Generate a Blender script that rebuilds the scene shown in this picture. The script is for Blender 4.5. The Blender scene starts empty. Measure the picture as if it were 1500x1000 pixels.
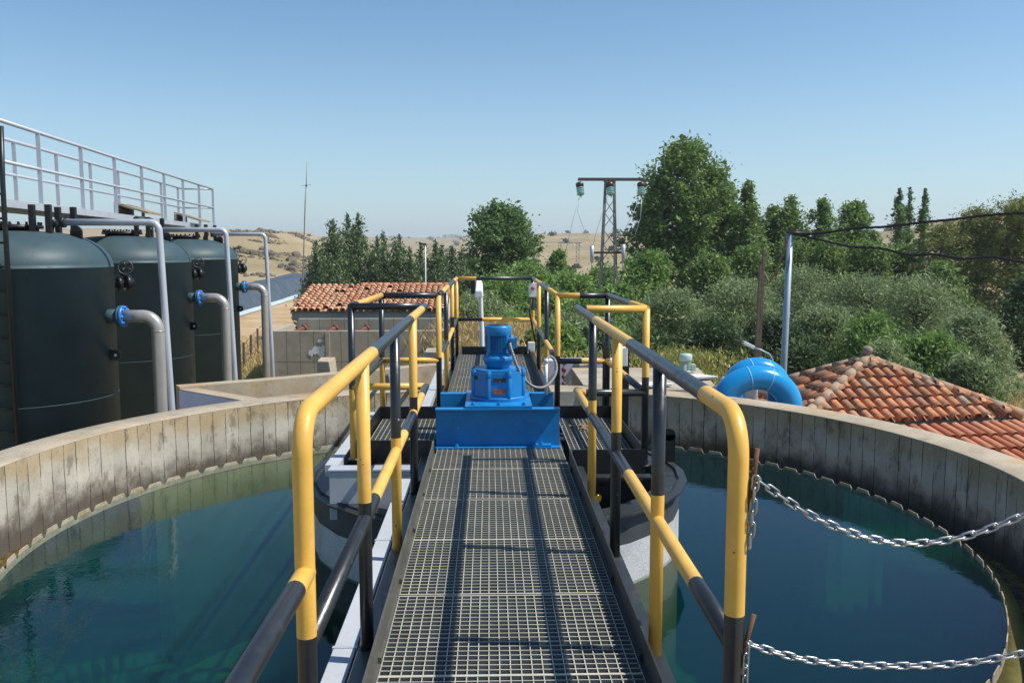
import bpy, math, random
import numpy as np
from mathutils import Vector, Matrix, noise
random.seed(7); RNG = np.random.default_rng(11)
sc = bpy.context.scene
COL = sc.collection
PI = math.pi
R = math.radians

# ------------------------------------------------------------------ camera
H = 1.42; F = 1290.0
PITCH = math.atan(135 / F); YAW = math.atan(33 / math.hypot(F, 135))
cam_d = bpy.data.cameras.new('camera'); cam = bpy.data.objects.new('camera', cam_d); COL.objects.link(cam)
cam.location = (0, 0, H); cam.rotation_euler = (PI / 2 - PITCH, 0, -YAW)
cam_d.sensor_width = 36; cam_d.lens = F / 1500 * 36; cam_d.clip_end = 12000; cam_d.clip_start = 0.02
sc.camera = cam
MR = cam.rotation_euler.to_matrix()

def at(px, py, Y):                       # measured photo point -> world point at distance Y along the bridge
    d = MR @ Vector(((px - 750) / F, (500 - py) / F, -1)); t = Y / d.y
    return Vector((d.x * t, Y, H + d.z * t))
def onz(px, py, z):
    d = MR @ Vector(((px - 750) / F, (500 - py) / F, -1)); t = (z - H) / d.z
    return Vector((d.x * t, d.y * t, z))

# ------------------------------------------------------------------ materials
def lin(h):
    h = h.lstrip('#'); o = []
    if len(h) == 3: h = ''.join(c * 2 for c in h)
    for i in (0, 2, 4):
        c = int(h[i:i + 2], 16) / 255
        o.append(c / 12.92 if c <= 0.04045 else ((c + 0.055) / 1.055) ** 2.4)
    return tuple(o)
def mul(c, k): return tuple(min(1, max(0, x * k)) for x in c)

class NT:
    def __init__(s, name):
        s.m = bpy.data.materials.new(name); s.m.use_nodes = True; s.t = s.m.node_tree; s.t.nodes.clear()
        s.out = s.n('ShaderNodeOutputMaterial')
    def n(s, ty, **kw):
        x = s.t.nodes.new(ty)
        for k, v in kw.items():
            if k.startswith('_'): setattr(x, k[1:], v)
            else: x.inputs[k.replace('__', ' ')].default_value = v
        return x
    def l(s, a, b): s.t.links.new(a, b)
    def coord(s):
        tc = s.n('ShaderNodeTexCoord'); oi = s.n('ShaderNodeObjectInfo')
        k = s.n('ShaderNodeVectorMath', _operation='SCALE'); cmb = s.n('ShaderNodeCombineXYZ')
        for i in range(3): s.l(oi.outputs['Random'], cmb.inputs[i])
        s.l(cmb.outputs[0], k.inputs[0]); k.inputs['Scale'].default_value = 37.0
        a = s.n('ShaderNodeVectorMath', _operation='ADD'); s.l(tc.outputs['Object'], a.inputs[0]); s.l(k.outputs[0], a.inputs[1])
        return a.outputs[0]
    def noise(s, vec, scale, detail=4, rough=.55, stretch=None):
        if stretch:
            mp = s.n('ShaderNodeMapping'); mp.inputs['Scale'].default_value = stretch; s.l(vec, mp.inputs['Vector']); vec = mp.outputs[0]
        x = s.n('ShaderNodeTexNoise', Scale=scale, Detail=detail, Roughness=rough); s.l(vec, x.inputs['Vector']); return x.outputs['Fac']
    def ramp(s, fac, stops, interp='LINEAR'):
        x = s.n('ShaderNodeValToRGB'); x.color_ramp.interpolation = interp
        e = x.color_ramp.elements
        while len(e) < len(stops): e.new(0.5)
        for el, (p, c) in zip(e, stops):
            el.position = p; el.color = (*c, 1) if len(c) == 3 else c
        s.l(fac, x.inputs['Fac']); return x.outputs['Color']
    def step(s, fac, a, b):
        x = s.n('ShaderNodeMapRange'); x.inputs['From Min'].default_value = a; x.inputs['From Max'].default_value = b
        x.interpolation_type = 'SMOOTHSTEP'; s.l(fac, x.inputs['Value']); return x.outputs['Result']
    def mix(s, fac, a, b, mode='MIX'):
        x = s.n('ShaderNodeMix'); x.data_type = 'RGBA'; x.blend_type = mode
        for v, i in ((fac, 0), (a, 6), (b, 7)):
            if isinstance(v, (int, float)): x.inputs[i].default_value = v
            elif isinstance(v, tuple): x.inputs[i].default_value = (*v, 1)
            else: s.l(v, x.inputs[i])
        return x.outputs[2]
    def math(s, op, a, b=0.0):
        x = s.n('ShaderNodeMath', _operation=op)
        for v, i in ((a, 0), (b, 1)):
            if isinstance(v, (int, float)): x.inputs[i].default_value = v
            else: s.l(v, x.inputs[i])
        return x.outputs[0]
    def bump(s, h, strength=.3, dist=.02):
        x = s.n('ShaderNodeBump', Strength=strength, Distance=dist); s.l(h, x.inputs['Height']); return x.outputs['Normal']
    def finish(s, col, rough=.5, metal=0.0, normal=None, spec=.5, coat=0.0):
        p = s.n('ShaderNodeBsdfPrincipled')
        p.inputs['Metallic'].default_value = metal; p.inputs['Specular IOR Level'].default_value = spec
        p.inputs['Coat Weight'].default_value = coat
        if isinstance(col, tuple): p.inputs['Base Color'].default_value = (*col, 1)
        else: s.l(col, p.inputs['Base Color'])
        if isinstance(rough, (int, float)): p.inputs['Roughness'].default_value = rough
        else: s.l(rough, p.inputs['Roughness'])
        if normal is not None: s.l(normal, p.inputs['Normal'])
        s.l(p.outputs[0], s.out.inputs['Surface']); return s.m

def paint(name, h, rough=.4, var=.14, chip='#9a958a', chips=.70, scale=6, metal=0.0, dirt=.25, dirtc='#4a4035', bumpk=.05, spec=.5):
    s = NT(name); v = s.coord(); c = lin(h)
    a = s.ramp(s.noise(v, scale), [(.3, mul(c, 1 - var)), (.7, mul(c, 1 + var))])
    d = s.step(s.noise(v, scale * 2.7, 6, .65), .52, .78)
    a = s.mix(s.math('MULTIPLY', d, dirt), a, lin(dirtc))
    ch = s.step(s.noise(v, 42, 3, .5), chips, chips + .025)
    a = s.mix(ch, a, lin(chip))
    rr = s.math('ADD', s.math('MULTIPLY', d, .25), rough)
    return s.finish(a, rr, metal, s.bump(s.noise(v, 60, 3), bumpk, .01), spec)

def concrete(name, base, dark, warm, scale=1.6, lines=None, dirt=.5, rough=.9):
    s = NT(name); v = s.coord()
    a = s.ramp(s.noise(v, scale, 6, .62), [(.28, mul(lin(base), .72)), (.5, lin(base)), (.75, mul(lin(base), 1.18))])
    a = s.mix(s.math('MULTIPLY', s.step(s.noise(v, scale * .8, 5, .6), .5, .66), .6), a, lin(warm))
    a = s.mix(s.math('MULTIPLY', s.step(s.noise(v, scale * 2.1, 8, .7), .52, .72), dirt), a, lin(dark))
    fine = s.noise(v, 90, 4, .6)
    a = s.mix(.22, a, s.ramp(fine, [(.3, (.1, .1, .1)), (.7, (.9, .9, .9))]), 'OVERLAY')
    h = fine
    if lines:
        sep = s.n('ShaderNodeSeparateXYZ'); s.l(v, sep.inputs[0])
        for ax, per, w in lines:
            f = s.math('FRACT', s.math('DIVIDE', sep.outputs[ax], per))
            k = s.step(s.math('ABSOLUTE', s.math('SUBTRACT', f, .5)), .5 - w / per, .5 - w / per * .4)
            a = s.mix(s.math('MULTIPLY', k, .75), a, mul(lin(dark), .6))
            h = s.math('SUBTRACT', h, k)
    return s.finish(a, rough, 0, s.bump(h, .35, .01), .2)

M = {}
M['yellow'] = paint('yellow_paint', '#dfae4e', .4, .13, '#5d4a2c', .725, 5, dirt=.24, dirtc='#8d6d35')
M['black'] = paint('black_paint', '#23262a', .30, .2, '#a7a7a3', .742, 5, dirt=.18, dirtc='#55534c', spec=.6)
M['dark_steel'] = paint('dark_steel', '#2c2f31', .45, .2, '#8e8e88', .72, 6, dirt=.35, dirtc='#6a6358')
M['worn_steel'] = paint('worn_dusty_steel', '#5c5a53', .4, .25, '#9c988c', .68, 7, .2, .5, '#7d7462')  # left toe board: dusty worn paint, colour lightened to carry its sunlit face
M['blue'] = paint('blue_paint', '#157ab8', .38, .16, '#9fb6c6', .735, 6, dirt=.30, dirtc='#24506a', spec=.45)
M['blue_pipe'] = paint('blue_pipe_paint', '#1c8ecc', .2, .06, '#cfe0ee', .80, 3, dirt=.03, dirtc='#115a93', spec=.5)
M['blue_dull'] = paint('flange_blue', '#2a74bd', .4, .1, dirt=.2)
M['galv'] = paint('galvanised_grating', '#bbb5a3', .5, .2, '#e0ddd0', .72, 7, .1, .3, '#6b6557')
M['galv_dirty'] = paint('dirty_grating_sides', '#6c7270', .6, .2, '#9a9d98', .75, 5, .1, .4, '#3c3d38')  # bar sides: dirty zinc with their shade mixed into a darker colour
M['alu'] = paint('aluminium_grey_paint', '#b9bdc4', .35, .07, '#8a8a8a', .78, 4, .2, .12, '#7c7c80')
M['steel'] = paint('stainless_steel', '#b4b0a8', .32, .08, '#d8d5ce', .79, 4, .45, .15, '#6f675c')
M['white'] = paint('white_trunking', '#b3b7bb', .5, .08, '#8e8f90', .75, 4, dirt=.28, dirtc='#8f8a7e')
M['white_soft'] = paint('white_paint', '#dcdddc', .55, .06, '#a0a09a', .77, 4, dirt=.2, dirtc='#a8a294')
M['lilac'] = paint('lilac_wall_paint', '#c2c3d6', .7, .05, '#e8e8ec', .74, 3, dirt=.1)
M['drum'] = paint('drum_dark_paint', '#3b3f42', .55, .25, '#82837f', .72, 3, dirt=.35, dirtc='#1c1d1e')  # grey drum coat coloured dark for the shadow on the upper band
M['drum_grey'] = concrete('drum_grey_coat', '#b5b6b4', '#6c6c68', '#9c9a92', 3.0, dirt=.35, rough=.7)
M['filter'] = paint('filter_green_paint', '#3b4f54', .5, .14, '#a3aaa6', .752, 2.2, dirt=.3, dirtc='#566058', spec=.3)
M['black_iron'] = paint('black_iron', '#15181b', .4, .2, '#5c5c5c', .76, 5, dirt=.2)
M['rubber'] = paint('rubber_sheath', '#1d1d1f', .55, .2, '#444', .8, 8, dirt=.3)
M['brass'] = paint('brass', '#b08a2e', .3, .1, metal=.9)
M['rust'] = paint('rusty_iron', '#5f4028', .8, .35, '#b07a3e', .68, 14, dirt=.5, dirtc='#3a2418')
M['redprimer'] = paint('red_primer', '#743e33', .7, .15, '#d88', .8, 6, dirt=.3)
M['zinc'] = paint('zinc_chain', '#a6a8a9', .34, .12, '#8c8c8c', .7, 20, .9, .1)
M['mast'] = paint('galvanised_mast', '#8fa0ac', .45, .1, '#c0c8cc', .78, 4, .3, .2, '#6a767e')
M['pylon'] = paint('pylon_steel', '#85837d', .6, .15, '#b0ada6', .75, 4, .3, .4, '#5e5348')
M['wood'] = paint('weathered_wood', '#6e6152', .85, .3, '#3a3128', .68, 12, dirt=.5)
M['motor_green'] = paint('pale_green_motor', '#a8bdb4', .5, .1, dirt=.25)
M['cover'] = concrete('hatch_board', '#8f8574', '#4c443a', '#a2825c', 4)
M['plate_dark'] = paint('name_plate_dark', '#38382a', .5, .3, '#b7b79a', .62, 30)
M['plate_copper'] = paint('name_plate_copper', '#a2553c', .5, .3, '#d8a080', .6, 34)
M['hose'] = None
M['conc'] = concrete('concrete', '#a79e8c', '#57503f', '#b79a6d')
M['conc_pale'] = concrete('pale_concrete', '#b8b0a0', '#6b6454', '#bda582', 1.2, dirt=.35)
M['conc_basin'] = concrete('basin_concrete', '#a79f8e', '#5c5546', '#aa9878', 1.1, [(0, .40, .012), (2, 1.05, .014)], dirt=.35)
M['render'] = concrete('cement_render', '#bdb8ae', '#7d776c', '#b3a68f', .9, dirt=.3)
M['greyband'] = concrete('grey_render', '#a2a29e', '#5b5a56', '#8d8a80', 1.5, dirt=.4)

M['brown_cap'] = paint('brown_glazed_cap', '#4a342a', .35)
def insul():
    s = NT('insulator_glass'); p = s.n('ShaderNodeBsdfPrincipled', Roughness=.08)
    p.inputs['Base Color'].default_value = (.55, .82, .82, 1); p.inputs['Transmission Weight'].default_value = .55
    s.l(p.outputs[0], s.out.inputs['Surface']); return s.m
M['insul'] = insul()

def hose():
    s = NT('steel_braided_conduit'); uv = s.n('ShaderNodeUVMap'); sep = s.n('ShaderNodeSeparateXYZ'); s.l(uv.outputs[0], sep.inputs[0])
    w = s.math('SINE', s.math('ADD', s.math('MULTIPLY', sep.outputs[1], 520.0), s.math('MULTIPLY', sep.outputs[0], 2 * PI)))
    c = s.ramp(s.math('ADD', s.math('MULTIPLY', w, .5), .5), [(.15, lin('#55534f')), (.8, lin('#b3b0aa'))])
    return s.finish(c, .45, .3, s.bump(w, .6, .003))
M['hose'] = hose()

def ring_wall():                       # board-marked wall: u = arc length, v = height
    s = NT('board_marked_concrete'); v = s.coord(); uv = s.n('ShaderNodeUVMap'); sep = s.n('ShaderNodeSeparateXYZ'); s.l(uv.outputs[0], sep.inputs[0])
    u, h = sep.outputs[0], sep.outputs[1]
    wob = s.noise(v, 1.3, 3)
    b = s.math('DIVIDE', s.math('ADD', u, s.math('MULTIPLY', s.noise(v, 6, 4), .018)), .145)
    fr = s.math('FRACT', b); cell = s.math('FLOOR', b)
    wn = s.n('ShaderNodeTexWhiteNoise'); wn.noise_dimensions = '1D'; s.l(cell, wn.inputs['W'])
    line = s.step(s.math('ABSOLUTE', s.math('SUBTRACT', fr, .5)), .455, .485)
    line = s.math('MULTIPLY', line, s.step(s.noise(v, 9, 5, .7, (1, 1, .35)), .36, .56))
    base = s.ramp(s.noise(v, 2.2, 6, .62), [(.3, lin('#8f8a7b')), (.5, lin('#b3aea1')), (.72, lin('#c6c1b4'))])
    base = s.mix(.35, base, s.ramp(wn.outputs['Value'], [(0, lin('#9a9483')), (1, lin('#cdc6b5'))]))
    warm = s.math('MULTIPLY', s.step(s.math('ADD', h, s.math('MULTIPLY', s.noise(v, 3.5, 5, .65), .5)), .62, .8), .6)
    base = s.mix(warm, base, lin('#a98d5e'))
    # mould rising from the launder
    lo = s.math('ADD', h, s.math('MULTIPLY', s.math('SUBTRACT', s.noise(v, 4.5, 8, .72), .5), .55))
    lo = s.math('ADD', lo, s.math('MULTIPLY', s.math('SUBTRACT', s.noise(v, .9, 3), .5), .35))
    base = s.mix(s.math('MULTIPLY', s.math('SUBTRACT', 1.0, s.step(lo, .03, .34)), .9), base, lin('#4a453d'))
    base = s.mix(s.math('MULTIPLY', s.step(s.noise(v, 6, 8, .74, (1, 1, .5)), .52, .64), .6), base, lin('#5d5646'))
    base = s.mix(s.math('MULTIPLY', line, .9), base, lin('#39342b'))
    fine = s.noise(v, 110, 4, .65)
    base = s.mix(.25, base, s.ramp(fine, [(.3, (.1, .1, .1)), (.7, (.9, .9, .9))]), 'OVERLAY')
    return s.finish(base, .92, 0, s.bump(s.math('SUBTRACT', fine, s.math('MULTIPLY', line, 1.5)), .4, .012), .15)
M['ring_wall'] = ring_wall()
M['rim'] = concrete('rim_concrete', '#a69a86', '#6a6152', '#ab8f66', 2.2, dirt=.55)

def water():
    s = NT('clear_dark_water'); tc = s.n('ShaderNodeTexCoord'); v = tc.outputs['Object']
    n1 = s.noise(v, 5.0, 3, .6); n2 = s.noise(v, 22, 2, .5)
    hgt = s.math('ADD', n1, s.math('MULTIPLY', n2, .3))
    nb = s.bump(hgt, .075, .02)
    tr = s.n('ShaderNodeBsdfTransparent'); tr.inputs[0].default_value = (.93, .97, .95, 1)
    df = s.n('ShaderNodeBsdfDiffuse'); s.l(s.ramp(s.noise(v, .35, 3), [(.35, (.004, .040, .066)), (.65, (.007, .072, .076))]), df.inputs[0])
    body = s.n('ShaderNodeMixShader'); body.inputs[0].default_value = .07; s.l(tr.outputs[0], body.inputs[1]); s.l(df.outputs[0], body.inputs[2])
    va = s.n('ShaderNodeVolumeAbsorption', Density=.72); va.inputs['Color'].default_value = (.10, .68, .62, 1); 
    vs = s.n('ShaderNodeVolumeScatter', Density=.058, Anisotropy=.0); vs.inputs['Color'].default_value = (.05, .47, .74, 1)
    ad = s.n('ShaderNodeAddShader'); s.l(va.outputs[0], ad.inputs[0]); s.l(vs.outputs[0], ad.inputs[1]); s.l(ad.outputs[0], s.out.inputs['Volume'])
    gl = s.n('ShaderNodeBsdfGlossy', Roughness=.015); gl.inputs['Color'].default_value = (.8, .88, .95, 1); s.l(nb, gl.inputs['Normal'])
    fr = s.n('ShaderNodeFresnel', IOR=1.333); s.l(nb, fr.inputs['Normal'])
    mx = s.n('ShaderNodeMixShader'); s.l(fr.outputs[0], mx.inputs[0]); s.l(body.outputs[0], mx.inputs[1]); s.l(gl.outputs[0], mx.inputs[2])
    s.l(mx.outputs[0], s.out.inputs['Surface']); return s.m
M['water'] = water()
def brownwater():
    s = NT('brown_launder_water'); tc = s.n('ShaderNodeTexCoord'); v = tc.outputs['Object']
    c = s.ramp(s.noise(v, 9, 6, .7), [(.3, lin('#2c2412')), (.5, lin('#6b5326')), (.7, lin('#a88a4c'))])
    return s.finish(c, .12, 0, s.bump(s.noise(v, 26, 5, .65), .9, .03), .6)
M['launder'] = brownwater()
M['algae_dark'] = concrete('algae_drum', '#56532c', '#26240f', '#65592a', 2.5)
M['algae'] = concrete('algae_wall', '#6b6636', '#2e2b16', '#7d6c34', 2.5)  # submerged algae, its olive lightened to stand in for the sunlit wall's reflection
M['floor'] = concrete('tank_floor', '#6f6b40', '#3c3a22', '#7d6c36', 1.4)

def tiles(name, stops, lichen, amount):
    s = NT(name); v = s.coord(); g = s.n('ShaderNodeNewGeometry')
    c = s.ramp(g.outputs['Random Per Island'], stops)
    c = s.mix(s.math('MULTIPLY', s.step(s.noise(v, 9, 6, .7), .45, .62), amount), c, lin(lichen))
    c = s.mix(s.math('MULTIPLY', s.step(s.noise(v, 2.0, 4, .6), .5, .68), amount * .8), c, lin(lichen))
    return s.finish(c, .85, 0, s.bump(s.noise(v, 70, 4), .3, .01), .2)
M['tile_old'] = tiles('weathered_roof_tile', [(0, lin('#947058')), (.3, lin('#c98058')), (.75, lin('#d8966c')), (1, lin('#a3927e'))], '#786c5e', .7)
M['tile_new'] = tiles('orange_roof_tile', [(0, lin('#a9644a')), (.5, lin('#bb7858')), (1, lin('#c98f6e'))], '#8a5238', .25)
M['tile_house'] = tiles('faded_roof_tile', [(0, lin('#b37c5e')), (.4, lin('#c99474')), (.8, lin('#d6ae8c')), (1, lin('#a37e66'))], '#6b4b3a', .30)
M['hip'] = concrete('hip_tile_mortar', '#a08a74', '#5a5044', '#b57a58', 3)
M['mortar'] = concrete('ridge_mortar', '#8e8373', '#4e4538', '#a58a66', 5)

def leafmat(name, cols, trans=.35, rough=.55):
    s = NT(name); g = s.n('ShaderNodeNewGeometry'); tc = s.n('ShaderNodeTexCoord')
    n = s.noise(tc.outputs['Object'], .55, 3)
    f = s.math('ADD', s.math('MULTIPLY', g.outputs['Random Per Island'], .6), s.math('MULTIPLY', n, .5))
    k = len(cols) - 1
    c = s.ramp(f, [(.1 + .85 * i / k, lin(h)) for i, h in enumerate(cols)])
    d = s.n('ShaderNodeBsdfPrincipled', Roughness=rough); d.inputs['Specular IOR Level'].default_value = .3; s.l(c, d.inputs['Base Color'])
    t = s.n('ShaderNodeBsdfTranslucent'); s.l(s.mix(.5, c, lin(cols[-1])), t.inputs[0])
    mx = s.n('ShaderNodeMixShader'); mx.inputs[0].default_value = trans
    s.l(d.outputs[0], mx.inputs[1]); s.l(t.outputs[0], mx.inputs[2]); s.l(mx.outputs[0], s.out.inputs['Surface']); return s.m
M['lf_poplar'] = leafmat('poplar_leaf', ['#3c5228', '#557036', '#708c48', '#93aa62'])
M['lf_broad'] = leafmat('broad_leaf', ['#384e2c', '#4e6a3a', '#67854b', '#84a062'])
M['lf_conifer'] = leafmat('cypress_leaf', ['#3b4e33', '#536744', '#6b7f56', '#8d9c70'], .2)
M['lf_tamarisk'] = leafmat('tamarisk_leaf', ['#5a6c46', '#738656', '#8a9b6a', '#a6b484'], .3)
M['lf_green'] = leafmat('green_shrub_leaf', ['#456030', '#5d7c3c', '#7a984e', '#9ab668'], .35)
M['lf_euca'] = leafmat('eucalyptus_leaf', ['#4c5e30', '#687a3e', '#84904e', '#978a50'], .3)
M['lf_dark'] = leafmat('dark_leaf', ['#283a20', '#394e2c', '#4c6238', '#607848'], .25)
M['lf_scrub'] = leafmat('scrub_leaf', ['#4a4f3c', '#5d6248', '#6f7256'], .2)
M['lf_grass'] = leafmat('dry_grass_blade', ['#9a8350', '#b89d66', '#cdb47f', '#8f8a50'], .3)
M['lf_weed'] = leafmat('green_weed_blade', ['#6d7c3c', '#8a9450', '#a8a862', '#b9a564'], .3)
M['bark'] = paint('bark', '#5e5243', .9, .3, '#8a7c68', .7, 8, dirt=.5)

# ------------------------------------------------------------------ mesh builder
ORG = {}
class MB:
    def __init__(s): s.v = []; s.f = []; s.mi = []; s.sm = []; s.uv = None
    def face(s, idx, m=0, smooth=False): s.f.append(idx); s.mi.append(m); s.sm.append(smooth)
    def box(s, lo, hi, m=0, rot=None, piv=None, top=None):
        b = len(s.v)
        P = [Vector((x, y, z)) for z in (lo[2], hi[2]) for y in (lo[1], hi[1]) for x in (lo[0], hi[0])]
        if rot is not None:
            c = Vector(piv) if piv is not None else (Vector(lo) + Vector(hi)) / 2
            P = [c + rot @ (p - c) for p in P]
        s.v += [tuple(p) for p in P]
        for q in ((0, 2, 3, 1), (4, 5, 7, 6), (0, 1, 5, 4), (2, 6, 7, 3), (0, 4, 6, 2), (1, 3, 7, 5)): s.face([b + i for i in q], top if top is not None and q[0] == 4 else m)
        return s
    def prism(s, pts, z0, z1, m=0):                       # convex outline extruded upwards
        b = len(s.v); n = len(pts)
        s.v += [(x, y, z0) for x, y in pts] + [(x, y, z1) for x, y in pts]
        s.face([b + i for i in reversed(range(n))], m); s.face([b + n + i for i in range(n)], m)
        for i in range(n): j = (i + 1) % n; s.face([b + i, b + j, b + n + j, b + n + i], m)
        return s
    def hexa(s, P, m=0):                                   # 8 corners: bottom 4, top 4
        b = len(s.v); s.v += [tuple(p) for p in P]
        for q in ((3, 2, 1, 0), (4, 5, 6, 7), (0, 1, 5, 4), (1, 2, 6, 5), (2, 3, 7, 6), (3, 0, 4, 7)): s.face([b + i for i in q], m)
        return s
    def bar(s, a, b_, w, h, m=0, up=(0, 0, 1)):            # rectangular bar a->b
        a, b_ = Vector(a), Vector(b_); d = (b_ - a).normalized(); up = Vector(up)
        if abs(d.dot(up)) > .98: up = Vector((0, 1, 0))
        sx = d.cross(up).normalized() * w / 2; sy = sx.cross(d).normalized() * h / 2
        return s.hexa([a - sx - sy, a + sx - sy, b_ + sx - sy, b_ - sx - sy, a - sx + sy, a + sx + sy, b_ + sx + sy, b_ - sx + sy], m)
    def tube(s, pts, r, n=14, mats=0, cap=True, closed=False, uv=False):
        pts = [Vector(p) for p in pts]; N = len(pts)
        rs = r if isinstance(r, (list, tuple)) else [r] * N
        b = len(s.v); T = []
        for i in range(N):
            p0 = pts[(i - 1) % N] if closed or i > 0 else pts[i]; p1 = pts[(i + 1) % N] if closed or i < N - 1 else pts[i]
            T.append((p1 - p0).normalized())
        u = T[0].orthogonal().normalized()
        if abs(T[0].z) < .9: u = T[0].cross(Vector((0, 0, 1))).normalized()
        for i in range(N):
            u = (u - T[i] * u.dot(T[i])).normalized(); w = T[i].cross(u)
            for k in range(n):
                a = 2 * PI * k / n; s.v.append(tuple(pts[i] + (u * math.cos(a) + w * math.sin(a)) * rs[i]))
        L = 0; segs = N if closed else N - 1
        if uv and s.uv is None: s.uv = {}
        for i in range(segs):
            j = (i + 1) % N; m = mats[i] if isinstance(mats, (list, tuple)) else mats
            L2 = L + (pts[j] - pts[i]).length
            for k in range(n):
                k2 = (k + 1) % n
                if uv: s.uv[len(s.f)] = [(k / n, L), ((k + 1) / n, L), ((k + 1) / n, L2), (k / n, L2)]
                s.face([b + i * n + k, b + i * n + k2, b + j * n + k2, b + j * n + k], m, True)
            L = L2
        if cap and not closed:
            m0 = mats[0] if isinstance(mats, (list, tuple)) else mats; m1 = mats[-1] if isinstance(mats, (list, tuple)) else mats
            s.face([b + k for k in reversed(range(n))], m0); s.face([b + (N - 1) * n + k for k in range(n)], m1)
        return s
    def lathe(s, prof, c, n=32, m=0, smooth=True, axis=None, a0=0, a1=2 * PI, jit=0):
        full = abs(a1 - a0 - 2 * PI) < 1e-6; b = len(s.v); cnt = n if full else n + 1; c = Vector(c)
        ax = Vector(axis).normalized() if axis else Vector((0, 0, 1))
        q = Vector((0, 0, 1)).rotation_difference(ax)
        for (r, z) in prof:
            for k in range(cnt):
                a = a0 + (a1 - a0) * k / n
                s.v.append(tuple(c + q @ Vector((r * math.cos(a), r * math.sin(a), z))))
        for i in range(len(prof) - 1):
            for k in range(n):
                k2 = (k + 1) % cnt
                s.face([b + i * cnt + k, b + i * cnt + k2, b + (i + 1) * cnt + k2, b + (i + 1) * cnt + k], m, smooth)
        if full:
            if prof[0][0] > 1e-6: s.face([b + k for k in reversed(range(n))], m)
            if prof[-1][0] > 1e-6: s.face([b + (len(prof) - 1) * cnt + k for k in range(n)], m)
        return s
    def build(s, name, mats, parent=None, org=None, bevel=0):
        me = bpy.data.meshes.new(name)
        o0 = Vector(org) if org is not None else (ORG[parent.name] if parent is not None else Vector((0, 0, 0)))
        V = np.array(s.v, dtype=np.float64).reshape(-1, 3) - np.array(o0)
        me.from_pydata(V.tolist(), [], s.f)
        for mm in (mats if isinstance(mats, (list, tuple)) else [mats]): me.materials.append(mm)
        me.polygons.foreach_set('material_index', s.mi); me.polygons.foreach_set('use_smooth', s.sm)
        if s.uv:
            ul = me.uv_layers.new(name='UVMap')
            for fi, uvs in s.uv.items():
                st = me.polygons[fi].loop_start
                for q, t in enumerate(uvs): ul.data[st + q].uv = t
        me.update()
        o = bpy.data.objects.new(name, me); COL.objects.link(o)
        ORG[o.name] = o0
        if parent is not None: o.parent = parent
        else: o.location = o0
        if bevel:
            bv = o.modifiers.new('bevel', 'BEVEL'); bv.width = bevel; bv.segments = 2; bv.limit_method = 'ANGLE'; bv.angle_limit = R(40)
        return o

def tag(o, label=None, cat=None, group=None, kind=None):
    if label: o['label'] = label
    if cat: o['category'] = cat
    if group: o['group'] = group
    if kind: o['kind'] = kind
    return o
def thing(name, loc, label, cat, group=None):
    o = bpy.data.objects.new(name, None); COL.objects.link(o); o.location = loc; o.empty_display_size = .2
    ORG[o.name] = Vector(loc); return tag(o, label, cat, group)
def each(name, mats, parent, shapes, bevel=0):
    for fn in shapes:
        q = MB(); fn(q); q.build(name, mats, parent, bevel=bevel)
def copy_tree(o, parent=None, mp=None):
    c = o.copy(); COL.objects.link(c); c.parent = parent
    for ch in list(o.children): copy_tree(ch, c)
    return c
def arc(c, r, a0, a1, n, ux, uy):
    c, ux, uy = Vector(c), Vector(ux), Vector(uy)
    return [c + ux * r * math.cos(a0 + (a1 - a0) * i / n) + uy * r * math.sin(a0 + (a1 - a0) * i / n) for i in range(n + 1)]

# ------------------------------------------------------------------ light and sky
SUN = Vector((.72, -.13, 1)).normalized()
world = bpy.data.worlds.new('World'); sc.world = world; world.use_nodes = True
wt = world.node_tree; bg = wt.nodes['Background']; sky = wt.nodes.new('ShaderNodeTexSky'); sky.sky_type = 'NISHITA'; sky.sun_disc = False
sky.sun_elevation = math.asin(SUN.z); sky.sun_rotation = math.atan2(SUN.x, SUN.y); sky.air_density = 1.0; sky.dust_density = .6; sky.ozone_density = 1.4; sky.altitude = 900
def sky_mix(blend, fac, a, b):
    x = wt.nodes.new('ShaderNodeMix'); x.data_type = 'RGBA'; x.blend_type = blend
    for v, i in ((fac, 0), (a, 6), (b, 7)):
        if isinstance(v, (int, float)): x.inputs[i].default_value = v
        elif isinstance(v, tuple): x.inputs[i].default_value = (*v, 1)
        else: wt.links.new(v, x.inputs[i])
    return x.outputs[2]
wtc = wt.nodes.new('ShaderNodeTexCoord'); wsp = wt.nodes.new('ShaderNodeSeparateXYZ'); wt.links.new(wtc.outputs['Generated'], wsp.inputs[0])
wmr = wt.nodes.new('ShaderNodeMapRange'); wmr.inputs['From Min'].default_value = .30; wmr.inputs['From Max'].default_value = -.02; wt.links.new(wsp.outputs[2], wmr.inputs['Value'])
wpw = wt.nodes.new('ShaderNodeMath'); wpw.operation = 'POWER'; wt.links.new(wmr.outputs[0], wpw.inputs[0]); wpw.inputs[1].default_value = 2.2
wsc = wt.nodes.new('ShaderNodeMath'); wsc.operation = 'MULTIPLY'; wt.links.new(wpw.outputs[0], wsc.inputs[0]); wsc.inputs[1].default_value = .75
wz = wt.nodes.new('ShaderNodeMapRange'); wz.inputs['From Min'].default_value = .12; wz.inputs['From Max'].default_value = .75; wt.links.new(wsp.outputs[2], wz.inputs['Value'])
wcol = sky_mix('MULTIPLY', 1.0, sky.outputs[0], sky_mix('MIX', wz.outputs[0], (.80, .99, 1.02), (.56, .84, 1.04)))
wt.links.new(sky_mix('MIX', wsc.outputs[0], wcol, (3.9, 4.75, 5.4)), bg.inputs[0]); bg.inputs[1].default_value = .106
sd = bpy.data.lights.new('sun', 'SUN'); sd.energy = 4.45; sd.angle = R(.53); sd.color = (1, .955, .88)
so = bpy.data.objects.new('sun', sd); COL.objects.link(so); so.rotation_euler = SUN.to_track_quat('Z', 'Y').to_euler(); so.location = (20, -5, 30)
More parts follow.
